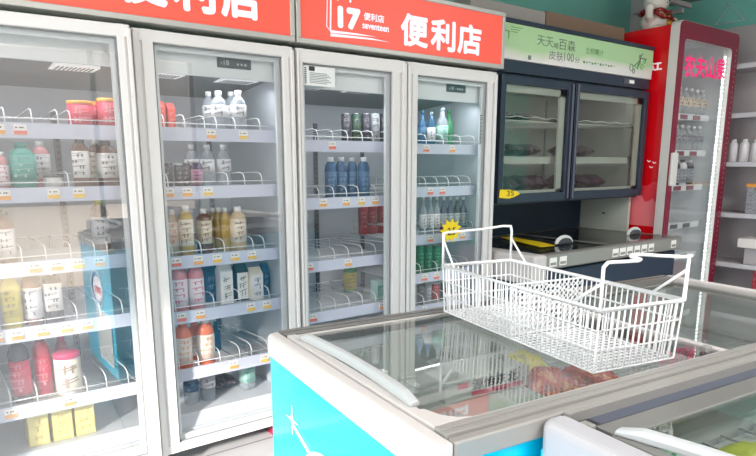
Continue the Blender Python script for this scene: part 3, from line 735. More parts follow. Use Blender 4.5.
# yellow burst
def burst(name, c, r0, r1, n, y, mat, label, parent=None, sx=1.0):
    pts = []
    for k in range(n*2):
        a = math.pi*k/n; rr = r1 if k % 2 else r0; pts.append((c[0]+rr*math.cos(a)*sx, c[1]+rr*math.sin(a)))
    return MB().prism(pts, 'y', y, y+.0015)
p = at(450, 230, 2.312)
b = burst('price_burst', (p.x-.01, p.z), .042, .062, 11, 2.2935, 'yellow', '', sx=1.25)
text(b, '2.5', (p.x-.035, 2.293, p.z-.025), (.055, 0, 0), (0, 0, .04), .04, 1)
o = put('price_burst', b, ['yellow', 'ink'])
tag(o, 'yellow starburst price card stuck on fourth glass door', 'price card')

# ------------------------------------------------------------------ green topped display cabinet
gc = thing('display_cabinet', (3.29, 2.62, 0), 'navy combination cabinet with glass doors, pale green sign and lower chest', 'cabinet')
x0, x1 = 2.54, 4.035
b = MB().box(x0, x0+.03, 2.39, 2.95, 1.0, 1.985).box(x1-.03, x1, 2.39, 2.95, 1.0, 1.985).box(x0, x1, 2.39, 2.95, 1.955, 1.985).box(x0, x1, 2.39, 2.95, 1.0, 1.03).box(x0, x1, 2.92, 2.95, .1, 1.985)
b.box(x0, x1, 2.36, 2.40, 1.715, 1.778).box(x0, x1, 2.34, 2.40, 1.962, 1.985).box(x0, x1, 2.385, 2.94, 1.70, 1.72)
put('cabinet_body', b, 'navy', gc, bevel=.003)
ln = MB().box(x0+.031, x1-.031, 2.90, 2.918, 1.03, 1.70).box(x0+.031, x0+.05, 2.40, 2.90, 1.03, 1.70).box(x1-.05, x1-.031, 2.40, 2.90, 1.03, 1.70).box(x0+.031, x1-.031, 2.40, 2.90, 1.031, 1.05).box(x0+.031, x1-.031, 2.40, 2.90, 1.68, 1.70)
for x in (2.87, 3.66): ln.box(x-.015, x+.015, 2.885, 2.90, 1.05, 1.66)
put('liner', ln, 'inner_case', gc)
sg = put('sign_panel', MB().box(x0+.005, x1-.005, 2.345, 2.40, 1.779, 1.961), 'green_print', gc, bevel=.003, org=(0, 0, 0))
sg.location = -ORG[gc.name]
ORG[sg.name] = Vector((0, 0, 0))
b = MB(); y = 2.3435
for tx_, xa, xb, za, zb in (('天天', 2.845, 2.985, 1.872, 1.925), ('喝', 2.99, 3.03, 1.868, 1.90), ('百森', 3.035, 3.19, 1.868, 1.93), ('皮肤', 2.95, 3.08, 1.808, 1.856), ('100', 3.09, 3.18, 1.812, 1.858), ('分', 3.19, 3.235, 1.812, 1.845)):
    text(b, tx_, (xa, y, za), (xb-xa, 0, 0), (0, 0, zb-za), .0, 1)
text(b, '生榨椰汁', (3.29, y, 1.872), (.18, 0, 0), (0, 0, .036), 0, 2)
b.tube([(3.07+.06*math.cos(a), y, 1.83-.03*math.sin(a)) for a in [math.pi*k/12 for k in range(13)]], .0014, 4, 0)
for k in range(12): b.box(3.27+k*.028, 3.288+k*.028, y-.0004, y, 1.815+.004*(k % 3), 1.829-.003*(k % 2), 2)
for k in range(3): b.box(2.63, 2.72-.02*k, y-.0004, y, 1.94-k*.012, 1.943-k*.012, 2)
b.box(2.578, 2.62, y-.0004, y, 1.915, 1.92, 2).box(2.61, 2.617, y-.0004, y, 1.88, 1.915, 2).box(2.775, 2.80, y-.0004, y, 1.79, 1.812, 1)
for cx_, cz_, r_, mi in ((3.78, 1.835, .018, 1), (3.84, 1.85, .013, 2), (3.87, 1.875, .011, 1), (3.90, 1.85, .014, 2), (3.87, 1.91, .008, 1), (3.93, 1.885, .011, 2), (3.81, 1.815, .012, 3)):
    b.tube([(cx_+r_*math.cos(a), y, cz_+r_*1.2*math.sin(a)) for a in [2*math.pi*k/12 for k in range(12)]], .0022, 4, mi, closed=True)
b.tube([(3.80, y, 1.84), (3.86, y, 1.88), (3.90, y, 1.93)], .0025, 4, 1).tube([(3.85, y, 1.83), (3.88, y, 1.90), (3.95, y, 1.90)], .0025, 4, 3)
put('sign_lettering', b, ['header', 'sign_ink', 'green_ink', 'c_dark'], sg, org=(0, 0, 0))
b = MB().box(3.73, 3.85, 2.356, 2.36, 1.735, 1.765, 0).box(3.79, 3.845, 2.3545, 2.356, 1.74, 1.76, 1)
put('thermometer_display', b, ['display', 'tag_white'], gc)
for da, db in ((2.575, 3.20), (3.225, 4.02)):
    w = .04; d = MB()
    for (a, b_, c_, e_) in ((da, da+w, 1.012, 1.70), (db-w, db, 1.012, 1.70), (da+w, db-w, 1.655, 1.70), (da+w, db-w, 1.012, 1.062)): d.box(a, b_, 2.345, 2.385, c_, e_)
    dr = put('door', d, 'navy', gc, bevel=.004)
    put('glass_pane', MB().box(da+w, db-w, 2.362, 2.367, 1.062, 1.655), 'glass_old', dr)
    f = MB()
    for (a, b_, c_, e_) in ((da+w, da+w+.028, 1.062, 1.655), (db-w-.05, db-w, 1.062, 1.655), (da+w, db-w, 1.615, 1.655), (da+w, db-w, 1.062, 1.078)): f.box(a, b_, 2.371, 2.384, c_, e_)
    put('inner_frame', f, 'case_white', dr)
    hx = db-.012 if da < 3 else da+.012
    h = MB().box(hx-.007, hx+.007, 2.334, 2.3445, 1.02, 1.69)
    put('handle', h, 'blueblack', dr, bevel=.003)
for z in (1.47, 1.26):
    s_ = MB()
    for k in range(16): s_.rod((x0+.05, 2.45+k*.028, z), (x1-.05, 2.45+k*.028, z), .002, 4)
    if z > 1.4:
        pts = []
        for k in range(60): x = x0+.06+k*(x1-x0-.12)/59; pts.append((x, 2.425, z+.022+.004*math.sin(k*.9)))
        s_.tube(pts, .003, 5); s_.rod((x0+.05, 2.425, z), (x1-.05, 2.425, z), .005, 5)
    else: s_.box(x0+.05, x1-.05, 2.42, 2.43, z-.03, z+.01)
    put('shelf', s_, 'case_white', gc)
b = MB().box(x0+.05, x1-.05, 2.80, 2.83, .76, 1.0)
put('splash_back', b, 'navy2', gc)
put('side_support', MB().box(x1-.035, x1-.012, 2.42, 2.90, .755, 1.0).box(x1-.037, x1-.0355, 2.60, 2.625, .87, .88, 1), ['case_white', 'dark'], gc, label='white side support with small dark slot')
put('side_support', MB().box(x0+.012, x0+.035, 2.42, 2.90, .755, 1.0), 'navy', gc)
# chest
b = MB().box(x0, x1, 2.075, 2.90, .1, .66)
put('chest_body', b, 'navy2', gc, bevel=.01)
b = MB().box(x0-.005, x1+.005, 2.04, 2.105, .672, .755).box(x0-.005, x0+.035, 2.105, 2.90, .672, .755).box(x1-.035, x1+.005, 2.105, 2.90, .672, .755).box(x0, x1, 2.84, 2.9, .672, .755)
put('chest_rim', b, 'counter', gc, bevel=.012)
put('corner_cap', MB().box(x0-.01, x0+.10, 2.032, 2.52, .60, .7585), 'cream', gc, bevel=.02, label='pale plastic corner cap')
put('glass_lid', MB().box(x0+.102, 3.32, 2.10, 2.80, .742, .747), 'dark_glass', gc)
put('glass_lid', MB().box(3.26, x1-.03, 2.10, 2.80, .749, .754), 'dark_glass', gc)
put('lid_rail', MB().box(3.25, 3.275, 2.10, 2.80, .7545, .760), 'alu', gc)
b = MB().box(x0+.05, x1-.05, 2.12, 2.8, .661, .668)
put('chest_deck', b, 'deck_grey', gc)
for x, y in ((3.12, 2.29), (3.90, 2.30)):
    hd = MB().prism([(x+.085*-math.cos(math.pi*k/12), .7555+.05*math.sin(math.pi*k/12)) for k in range(13)], 'y', y, y+.008)
    hd.prism([(x+.06*-math.cos(math.pi*k/12), .7565+.033*math.sin(math.pi*k/12)) for k in range(13)], 'y', y-.014, y-.001, 1)
    put('lid_handle', hd, ['c_white', 'display'], gc, bevel=.002)
tg = [2.69,  2.775, 3.27, 3.345, 3.42, 3.50, 3.58, 3.66, 3.93]
for x in tg:
    put('price_tag', MB().box(x-.03, x+.03, 2.037, 2.0395, .69, .738, 0).box(x-.024, x+.024, 2.0365, 2.0369, .697, .712, 1), ['tag_white', 'counter'], gc)
b = MB().prism([(2.98, 2.62), (3.03, 2.72), (3.10, 2.70), (3.04, 2.40), (2.98, 2.25), (2.86, 2.26)], 'z', .7565, .7585)
o = put('price_strip', b, 'yellow'); tag(o, 'yellow paper price strip lying on dark glass lid of navy cabinet', 'price strip')
b = MB().prism([(2.58, 1.045), (2.585, 1.09), (2.66, 1.088), (2.72, 1.078), (2.755, 1.062), (2.70, 1.045), (2.66, 1.038)], 'y', 2.338, 2.3395)
text(b, '35', (2.64, 2.3375, 1.052), (.06, 0, 0), (0, 0, .03), .01, 1)
o = put('price_card', b, ['yellow', 'ink']); tag(o, 'yellow price card stuck at lower left of display cabinet door', 'price card')
# packs inside the display cabinet
n = 0
for z, xs, ms in ((1.475, (2.80, 2.95, 3.42), 'p_meat'), (1.272, (2.72, 2.88, 3.03, 3.42, 3.58), 'p_meat'), (1.052, (2.70, 2.84, 2.98, 3.12, 3.40, 3.55, 3.72), 'p_meatred')):
    shn = {1.475: 'top', 1.272: 'middle', 1.052: 'bottom'}[z]
    for i, x in enumerate(xs):
        dn = 'left' if x < 3.2 else 'right'
        k = [q for q in xs if (q < 3.2) == (x < 3.2)].index(x)
        bag((x, 2.56, z), (.125, .2, .05 if z > 1.4 else .07 if z > 1.2 else .10), ms, '%s pack %s, %s level behind %s door of navy cabinet' % ('dark sealed' if ms == 'p_meat' else 'dark red', ('first from left', 'second from left', 'third from left', 'fourth from left')[k], shn, dn), 'food_pack', 'pack', 'dark food packs in the display cabinet', rz=.04*((i*7) % 5-2), seed=i+int(z*100))

# things on top of the cabinet
b = MB().box(2.48, 3.10, 2.5, 2.8, 1.987, 2.105)
o = put('foam_box', b, 'foam', bevel=.004); tag(o, 'plain grey foam box lying on top of navy display cabinet', 'box')
b = MB().box(3.107, 3.92, 2.5, 2.8, 1.987, 2.112).box(3.107, 3.92, 2.64, 2.66, 2.1122, 2.113, 1)
o = put('cardboard_box', b, ['card_brown', 'tag_orange'], bevel=.003); tag(o, 'long brown cardboard box on top of display cabinet beside red fridge', 'box')

# ------------------------------------------------------------------ red fridge
rf = thing('drinks_cooler', (4.46, 2.6, 0), 'tall red single-door drinks cooler with maroon door frame and magenta characters', 'fridge')
b = MB().box(4.075, 4.10, 2.256, 2.95, .08, 2.118).box(4.825, 4.85, 2.256, 2.95, .08, 2.118).box(4.1, 4.825, 2.256, 2.95, 2.09, 2.118).box(4.1, 4.825, 2.92, 2.95, .08, 2.09).box(4.1, 4.825, 2.256, 2.95, .08, .16)
put('cabinet_body', b, 'red', rf, bevel=.004)
put('liner', MB().box(4.101, 4.114, 2.262, 2.918, .162, 2.088).box(4.811, 4.824, 2.262, 2.918, .162, 2.088).box(4.114, 4.811, 2.90, 2.918, .162, 2.088).box(4.114, 4.811, 2.262, 2.9, 2.07, 2.088).box(4.114, 4.811, 2.262, 2.9, .162, .18), 'header', rf)
# red side print: pale wave shapes and white birds, character
b = MB()
pts = [(2.258, .80), (2.258, 1.10)]+[(2.258+.4*k/10, 1.09+.05*math.sin(k*.9+2.2)+.012*k) for k in range(1, 11)]+[(2.658, .80)]
b.prism(pts, 'x', 4.0735, 4.0745, 0)
pts = [(2.2585, .80), (2.2585, .95)]+[(2.2585+.4*k/14, .96+.025*math.sin(k*1.7)+.01*k) for k in range(1, 15)]+[(2.6585, .80)]
b.prism(pts, 'x', 4.0715, 4.0725, 1)
for (yy, zz) in ((2.30, 1.23), (2.34, 1.24), (2.32, 1.20)): b.tube([(4.073, yy-.012, zz+.006), (4.073, yy, zz), (4.073, yy+.012, zz+.01)], .003, 4, 2)
M['wave1'] = pm('side_print_coral', (236, 62, 74), .3); M['wave2'] = pm('side_print_pink', (244, 128, 134), .3)
put('side_print', b, ['wave1', 'wave2', 'white_ink'], rf, label='coral wave print with white birds')
b = MB(); text(b, '江', (4.0725, 2.385, 1.838), (0, -.083, 0), (0, 0, .056), .09)
put('side_lettering', b, 'white_ink', rf)
# door with rounded corners
xa, xb, z0, z1, rr = 4.052, 4.875, .12, 2.137, .04
def rrect(xa, xb, z0, z1, r, n=6):
    pts = []
    for (cx_, cz_, a0) in ((xb-r, z1-r, 0), (xa+r, z1-r, 90), (xa+r, z0+r, 180), (xb-r, z0+r, 270)):
        for k in range(n+1): a = R(a0+90*k/n); pts.append((cx_+r*math.cos(a), cz_+r*math.sin(a)))
    return pts
def ring(mb, outer, inner, y0, y1, mi=0):
    n = len(outer); vs = []
    for y in (y0, y1):
        for q in outer: vs.append((q[0], y, q[1]))
        for q in inner: vs.append((q[0], y, q[1]))
    fs = []
    for i in range(n):
        j = (i+1) % n
        fs += [(i, j, n+j, n+i), (2*n+i, 3*n+i, 3*n+j, 2*n+j), (i, 2*n+i, 2*n+j, j), (n+i, n+j, 3*n+j, 3*n+i)]
    return mb.add(vs, fs, mi)
GX0, GX1, GZ0, GZ1 = 4.118, 4.79, .25, 2.03
rd = put('door', ring(MB(), rrect(xa+.001, xb-.001, z0, z1, rr), rrect(GX0-.003, GX1+.003, GZ0, GZ1, .03), 2.192, 2.252), 'bandgrey', rf)
put('door_face', ring(MB(), rrect(xa+.004, xb-.004, z0+.004, z1-.004, rr), rrect(GX0, GX1, GZ0+.003, GZ1-.003, .03), 2.185, 2.1915), 'maroon', rd)
put('glass_pane', MB().box(GX0-.002, GX1+.002, 2.205, 2.211, GZ0, GZ1), 'glass', rd)
put('handle', MB().box(4.062, 4.135, 2.165, 2.186, 1.08, 1.30), 'bandgrey', rd, bevel=.006, label='pale grey grip plate on left frame')
b = MB()
for i, ch in enumerate('农夫山泉'): text(b, ch, (4.175+i*.145, 2.2035, 1.795+(.006*i)), (.132, 0, 0), (0, 0, .145), .04)
put('door_lettering', b, 'pink_ink', rd)
b = MB().box(4.752, 4.765, 2.225, 2.235, .3, 2.0, 0)
for k in range(58): b.box(4.749, 4.768, 2.217, 2.224, .31+k*.029, .326+k*.029, 1)
put('led_strip', b, ['header', 'led'], rf)
b = MB()
for k in range(46): b.box(4.835, 4.841, 2.1838, 2.1848, .4+k*.036, .406+k*.036)
put('led_reflection_dots', b, 'tag_white', rd)  # reflections of the LED strip on the frame, put in as white dots
RS = [1.56, 1.31, 1.065, .79, .56, .35]
for z in RS:
    s_ = MB()
    for k in range(22): s_.rod((4.118, 2.31+k*.026, z-.004), (4.808, 2.31+k*.026, z-.004), .002, 4)
    sh = put('shelf', s_, 'wire', rf)
    put('price_rail', MB().box(4.118, 4.745, 2.285, 2.292, z-.03, z+.012), 'header', sh)
    for k, x in enumerate((4.2, 4.38, 4.56)):
        put('price_tag', MB().box(x-.05, x+.05, 2.282, 2.2845, z-.026, z+.004), 'maroon' if z > .8 else 'display', sh)
M['b_pet'] = glass('clear_pet', 1.45, tint=(.92, .95, .95), haze=.4, hazecol=(225, 230, 232))
def cool(px_x, z, h, r, row, kind, body, cap, lab, label, group):
    parts = cached((kind, str(body), str(cap), str(lab)), lambda: bottle_parts(kind, body, cap, lab))
    r0 = {'water': .145, 'round': .165, 'square': .19, 'slim': .12, 'jar': .42}[kind]
    o = bpy.data.objects.new('drink_bottle', None); COL.objects.link(o); o.location = (px_x, 2.33+row, z); o.scale = (r/r0, r/r0, h)
    tag(o, label, 'bottle', group)
    for n_, me in parts: c = bpy.data.objects.new(n_, me); COL.objects.link(c); c.parent = o
ordn = ('first', 'second', 'third', 'fourth', 'fifth', 'sixth', 'seventh')
for i in range(7): cool(4.265+i*.083, RS[0], .2, .033, .03, 'water', 'b_pet', 'c_white', 'p_cream', 'water bottle with pale label, %s from left, top shelf of red cooler' % ordn[i], 'water bottles on the top shelf of the red cooler')
for i in range(7): cool(4.265+i*.083, RS[1], .19, .033, .03, 'water', 'b_pet', 'c_white', 'p_silver', 'clear water bottle, %s from left, second shelf of red cooler' % ordn[i], 'water bottles on the second shelf of the red cooler')
for i in range(5): cool(4.29+i*.10, RS[2], .19, .034, .04, 'round', 'b_dark' if i != 3 else 'b_white', 'c_dark' if i % 2 else 'c_white', 'p_silver', '%s bottle, %s from left, third shelf of red cooler' % ('dark' if i != 3 else 'white', ordn[i]), 'bottles on the third shelf of the red cooler')
cool(4.30, RS[3], .21, .055, .05, 'round', 'b_yellow', 'c_white', 'p_redpack', 'large yellow and red jug alone on fourth shelf of red cooler', 'jugs in the red cooler')
for i in range(3): cool(4.28+i*.09, RS[4], .15, .03, .05, 'water', 'b_pet', 'c_white', 'p_white', 'small clear bottle, %s from left, fifth shelf of red cooler' % ordn[i], 'small bottles on the fifth shelf of the red cooler')

# lucky cat figurine
lc = thing('cat_figurine', (4.31, 2.52, 2.119), 'white ceramic waving cat figurine with red collar on top of red cooler', 'figurine')
b = MB()
cx_, cy_, cz_ = 0, 0, .003
b.ell((cx_, cy_, cz_+.13), (.15, .12, .13), 20).ell((cx_, cy_, cz_+.33), (.135, .115, .105), 20)
b.ell((cx_-.09, cy_-.07, cz_+.042), (.06, .07, .035)).ell((cx_+.09, cy_-.07, cz_+.042), (.06, .07, .035))
b.tube([(cx_-.12, cy_-.03, cz_+.12), (cx_-.19, cy_-.05, cz_+.16), (cx_-.21, cy_-.06, cz_+.22)], .035, 10).ell((cx_-.21, cy_-.06, cz_+.24), (.045, .04, .045))
b.tube([(cx_+.12, cy_-.03, cz_+.10), (cx_+.19, cy_-.06, cz_+.12), (cx_+.22, cy_-.07, cz_+.15)], .035, 10).ell((cx_+.22, cy_-.07, cz_+.16), (.045, .04, .045))
for s_ in (-1, 1): b.ell((cx_+s_*.085, cy_, cz_+.42), (.04, .025, .055), 10)
lc.scale = (.72, .72, .62); ORG[lc.name] = Vector((0, 0, 0))
o = put('figurine_body', b, 'lucky_white', lc)
mo = o.modifiers.new('remesh', 'REMESH'); mo.mode = 'VOXEL'; mo.voxel_size = .009; mo.use_smooth_shade = True
M['garland'] = printed('garland', (140, 16, 30), (206, 160, 80), scale=40, thr=.64)
b = MB().tube([(cx_+.15*math.cos(a), cy_+.125*math.sin(a), cz_+.225+.012*math.sin(a*5)) for a in [2*math.pi*k/32 for k in range(32)]], .02, 8, closed=True)
b.tube([(cx_-.17, cy_-.10, cz_+.2), (cx_-.08, cy_-.135, cz_+.15), (cx_+.02, cy_-.14, cz_+.17), (cx_+.12, cy_-.13, cz_+.12)], .022, 8)
put('collar', b, 'garland', lc)
b = MB().ell((cx_+.06, cy_-.125, cz_+.11), (.04, .022, .05))
put('gold_coin', b, 'gold', lc)
b = MB()
for s_ in (-1, 1): b.ell((cx_+s_*.045, cy_-.107, cz_+.35), (.014, .006, .01), 8)
b.ell((cx_, cy_-.115, cz_+.32), (.01, .006, .007), 8)
put('face_marks', b, 'ink', lc)

# wall bracket behind the figurine
b = MB().box(4.72, 4.76, 2.86, 2.968, 2.25, 2.50).box(4.60, 4.90, 2.84, 2.88, 2.36, 2.39).box(4.62, 4.65, 2.62, 2.86, 2.36, 2.39).box(4.85, 4.88, 2.62, 2.86, 2.36, 2.39).box(4.55, 4.95, 2.60, 2.63, 2.40, 2.43)
o = put('wall_bracket', b, 'shelf_grey'); tag(o, 'grey metal wall bracket above the red cooler near the ceiling', 'bracket')
pts = [(5.31, 2.52, 2.44), (5.31, 2.50, 2.47), (5.31, 2.47, 2.44), (5.31, 2.36, 2.32), (5.31, 2.58, 2.32), (5.31, 2.49, 2.44)]
o = put('wire_hanger', MB().tube(pts, .003, 5), 'wire_dull'); tag(o, 'thin wire hanger hanging on teal wall right of red cooler', 'hanger')
tagp = None

# ------------------------------------------------------------------ wall shelves at right
su = thing('shelving_unit', (5.15, 1.5, 0), 'grey steel shelving unit along the right wall beside red cooler', 'shelf')
put('back_panel', MB().box(5.29, 5.315, .3, 2.62, .05, 2.27), 'shelf_grey', su)
put('side_panel', MB().box(4.95, 5.29, 2.60, 2.62, .05, 2.2), 'shelf_grey', su)
SZ = [1.94, 1.59, 1.235, .855, .475, .12]
for z in SZ:
    sh = put('shelf', MB().box(4.97, 5.289, .32, 2.599, z-.02, z), 'shelf_grey', su)
    put('shelf_edge', MB().box(4.95, 4.9695, .32, 2.599, z-.03, z+.004), 'shelf_edge', sh)
for i, (y, h) in enumerate(((2.23, .17), (2.15, .17), (2.07, .165))):
    parts = cached(('round', 'b_white', 'c_white', 'None'), lambda: bottle_parts('round', 'b_white', 'c_white', None))
    o = bpy.data.objects.new('lotion_bottle', None); COL.objects.link(o); o.location = (5.06, y, SZ[2]+.002); o.scale = (.2, .2, h)
    tag(o, 'plain white bottle, %s of three on grey wall shelf' % ('nearest the red cooler', 'middle', 'farthest from red cooler')[i], 'bottle', 'white bottles on the wall shelf')
    for n_, me in parts: c = bpy.data.objects.new(n_, me); COL.objects.link(c); c.parent = o
o = thing('tissue_carton', (5.08, 1.98, SZ[3]), 'printed grey carton with orange top on wall shelf', 'box')
put('carton_body', MB().box(4.99, 5.17, 1.90, 2.07, SZ[3]+.002, SZ[3]+.20), 'pack_p_silver', o, bevel=.003)
put('orange_top', MB().box(4.985, 5.175, 1.895, 2.075, SZ[3]+.2, SZ[3]+.225), 'c_orange', o)
b = MB().box(4.955, 5.16, 1.8, 2.08, SZ[4]+.001, SZ[4]+.06).box(4.955, 5.16, 1.8, 2.08, SZ[4]+.062, SZ[4]+.125)
o = put('paper_pack', MB().box(4.952, 5.16, 1.72, 2.08, SZ[4]+.13, SZ[4]+.20), 'tag_white', bevel=.004); tag(o, 'white flat pack on top of grey box on wall shelf', 'pack')
o = put('grey_box', MB().box(4.99, 5.16, 1.76, 2.04, SZ[4]+.002, SZ[4]+.129), 'shelf_grey', bevel=.003); tag(o, 'plain grey box under the white flat pack on wall shelf', 'box')
o = put('red_packet', MB().box(5.0, 5.1, 1.80, 1.965, SZ[5]+.002, SZ[5]+.32), 'pack_p_redcan', bevel=.004); tag(o, 'dark red packet standing on lowest wall shelf', 'packet')

# ------------------------------------------------------------------ chest freezers (in a frame turned by -6.3 degrees)
ROT = R(-6.3)
def fput(name, mb, mat, parent, bevel=0, label=None): return put(name, mb, mat, parent, bevel=bevel, label=label)
def chest(a0, a1, b0, b1, zt, label, front):
    root = thing('chest_freezer', ((a0+a1)/2, (b0+b1)/2, 0), label, 'freezer', rot=ROT)
    b = MB().box(a0+.004, a0+.04, b0+.012, b1-.003, .1, zt-.05).box(a1-.04, a1-.015, b0+.015, b1-.015, .1, zt-.065).box(a0+.04, a1-.04, b0+.015, b0+.04, .1, zt-.04).box(a0+.04, a1-.04, b1-.04, b1-.015, .1, zt-.04).box(a0+.04, a1-.04, b0+.04, b1-.04, .1, .13)
    put('cabinet_body', b, 'blue', root, bevel=.004)
    ins = .05
    ln = MB().box(a0+ins, a0+ins+.01, b0+ins, b1-ins, .3, zt-.03).box(a1-ins-.01, a1-ins, b0+ins, b1-ins, .3, zt-.03).box(a0+ins, a1-ins, b0+ins, b0+ins+.01, .3, zt-.03).box(a0+ins, a1-ins, b1-ins-.01, b1-ins, .3, zt-.03).box(a0+ins, a1-ins, b0+ins, b1-ins, .28, .3)
    put('liner', ln, 'freezer_liner', root)
    for (x, y) in ((a0+.12, b0+.1), (a1-.12, b0+.1), (a0+.12, b1-.1), (a1-.12, b1-.1)):
        put('caster', MB().prism([(y+.035*math.cos(t), .05+.035*math.sin(t)-.015) for t in [2*math.pi*k/16 for k in range(16)]], 'x', x-.012, x+.012).box(x-.02, x+.02, y-.02, y+.02, .06, .1), 'dark', root)
    return root
A0, A1, B0, B1, ZT = .488, 2.02, .660, 1.352, .84
f1 = chest(A0, A1, B0, B1, ZT, 'chest freezer with cyan end, sliding glass lids and white wire basket on it', None)
# end rims (thick cream caps) and long rims
b = MB(); vs = []
for (bb, th) in ((B1+.001, .056), (B0-.001, .068)): vs += [(a, bb, z) for a, z in ((A0, ZT-th), (A0, ZT-.010), (A0+.006, ZT-.002), (A0+.028, ZT), (A0+.028, ZT-th))]
b.add(vs, [(0, 1, 2, 3, 4), (9, 8, 7, 6, 5)]+[(k, k+5, (k+1) % 5+5, (k+1) % 5) for k in range(5)])
put('end_rim', b, 'cream', f1, bevel=.005)
put('end_rim', MB().box(A1-.04, A1, B0, B1, ZT-.068, ZT), 'cream', f1, bevel=.008)
put('front_rim', MB().box(A0+.030, A1-.041, B0, B0+.02, ZT-.036, ZT-.001), 'alu_light', f1, bevel=.004)
put('front_rim', MB().box(A0+.030, A1-.041, B0+.02, B0+.052, ZT-.03, ZT+.004).box(A0+.030, A1-.041, B0+.034, B0+.038, ZT+.004, ZT+.006), 'alu_light', f1, bevel=.003)
put('back_rim', MB().box(A0+.030, A1-.041, B1-.018, B1, ZT-.036, ZT+.002, 0).box(A0+.030, A1-.041, B1-.022, B1-.018, ZT-.03, ZT-.004, 1).box(A0+.030, A1-.041, B1-.045, B1-.022, ZT-.03, ZT+.001, 0), ['alu', 'dark'], f1)
# lids
def lid(root, a0, a1, b0, b1, z, frame, mat='lid_glass'):
    l = put('sliding_lid', MB().box(a0, a0+.022, b0, b1, z-.004, z+.008).box(a1-.022, a1, b0, b1, z-.004, z+.008).box(a0+.022, a1-.022, b0, b0+.008, z-.004, z+.006).box(a0+.022, a1-.022, b1-.008, b1, z-.004, z+.006), frame, root, bevel=.002)
    put('glass_pane', MB().box(a0+.02, a1-.02, b0+.006, b1-.006, z, z+.004), mat, l)
    return l
l1 = lid(f1, A0+.031, 1.30, B0+.054, B1-.048, ZT-.006, 'cream')
l2 = lid(f1, 1.26, A1-.045, B0+.054, B1-.048, ZT-.022, 'alu')
# curved long handle on the left lid
def long_handle(l, a, b0, b1, z, mat='handle_white', bw=.012):
    b = MB(); n = 14; vs = []; fs = []
    prof = [(-.010, 0), (-.010, .010), (-.006, .018), (.004, .020), (.009, .016), (.010, 0)]
    for i in range(n+1):
        t = i/n; bb = b0+(b1-b0)*t; bow = bw*math.sin(math.pi*t)
        e = min(1, 12*min(t, 1-t)+.25)
        for (u, h) in prof: vs.append((a+u*1.0+bow, bb, z+h*e**.5))
    k = len(prof)
    for i in range(n):
        for j in range(k): j2 = (j+1) % k; fs.append((i*k+j, i*k+j2, (i+1)*k+j2, (i+1)*k+j))
    fs.append(tuple(range(k))); fs.append(tuple(n*k+j for j in range(k-1, -1, -1)))
    b.add(vs, fs)
    put('lid_handle', b, mat, l, bevel=.003)
long_handle(l1, A0+.051, B1-.095, B0+.135, ZT+.002)
put('corner_gusset', MB().prism([(A0+.033, B0+.056), (A0+.11, B0+.056), (A0+.085, B0+.066), (A0+.068, B0+.085), (A0+.058, B0+.12), (A0+.033, B0+.13)], 'z', ZT-.0015, ZT+.0025), 'cream', l1)
put('latch', MB().box(1.235, 1.255, B0+.065, B0+.083, ZT+.002, ZT+.014), 'alu_light', l1, bevel=.003)
# blue end decoration: ring, sparkle, emblem, vent grille
def end_art(root, a, b0, b1, zt):
    d = MB(); x = a+.0025
    def el(cb, cz, rb, rz_, r_, mi): d.tube([(x, cb+rb*math.cos(t), cz+rz_*math.sin(t)) for t in [2*math.pi*k/28 for k in range(28)]], r_, 4, mi, closed=True)
    mid = (b0+b1)/2+.03
    el(mid, zt-.29, .13, .10, .006, 0); el(mid, zt-.29, .115, .085, .003, 2)
    for k in range(8):
        t = math.pi*k/4; rr_ = .035 if k % 2 == 0 else .012
        d.prism([(mid+.18, zt-.17), (mid+.18+rr_*math.cos(t-.25)*.25, zt-.17+rr_*math.sin(t-.25)*.25), (mid+.18+rr_*math.cos(t), zt-.17+rr_*math.sin(t)), (mid+.18+rr_*math.cos(t+.25)*.25, zt-.17+rr_*math.sin(t+.25)*.25)], 'x', x-.0005, x+.0005, 0)
    d.tube([(x, mid+.17, zt-.18), (x, mid+.10, zt-.205), (x, mid+.05, zt-.225)], .0035, 4, 0)
    # white field with red blots inside the ring
    d.prism([(mid+.10*math.cos(t), zt-.29+.072*math.sin(t)) for t in [2*math.pi*k/24 for k in range(24)]], 'x', x-.0003, x+.0002, 0)
    for k in range(4): d.box(x-.0012, x-.0005, mid+.055-k*.035, mid+.078-k*.035, zt-.31, zt-.275, 1)
    M.setdefault('logo_red', pm('logo_red', (226, 40, 60), .4)); M.setdefault('logo_blue', pm('logo_blue', (40, 110, 180), .4))
    put('end_print', d, ['white_ink', 'logo_red', 'logo_blue'], root, label='white ring print with sparkle')
    v = MB().box(x-.006, x+.0018, b1-.36, b1-.05, .16, .44, 0)
    for k in range(15): v.box(x-.0066, x-.0061, b1-.345, b1-.065, .178+k*.017, .185+k*.017, 1)
    put('vent_grille', v, ['header', 'gasket'], root, label='white slotted vent grille')
end_art(f1, A0, B0, B1, ZT)

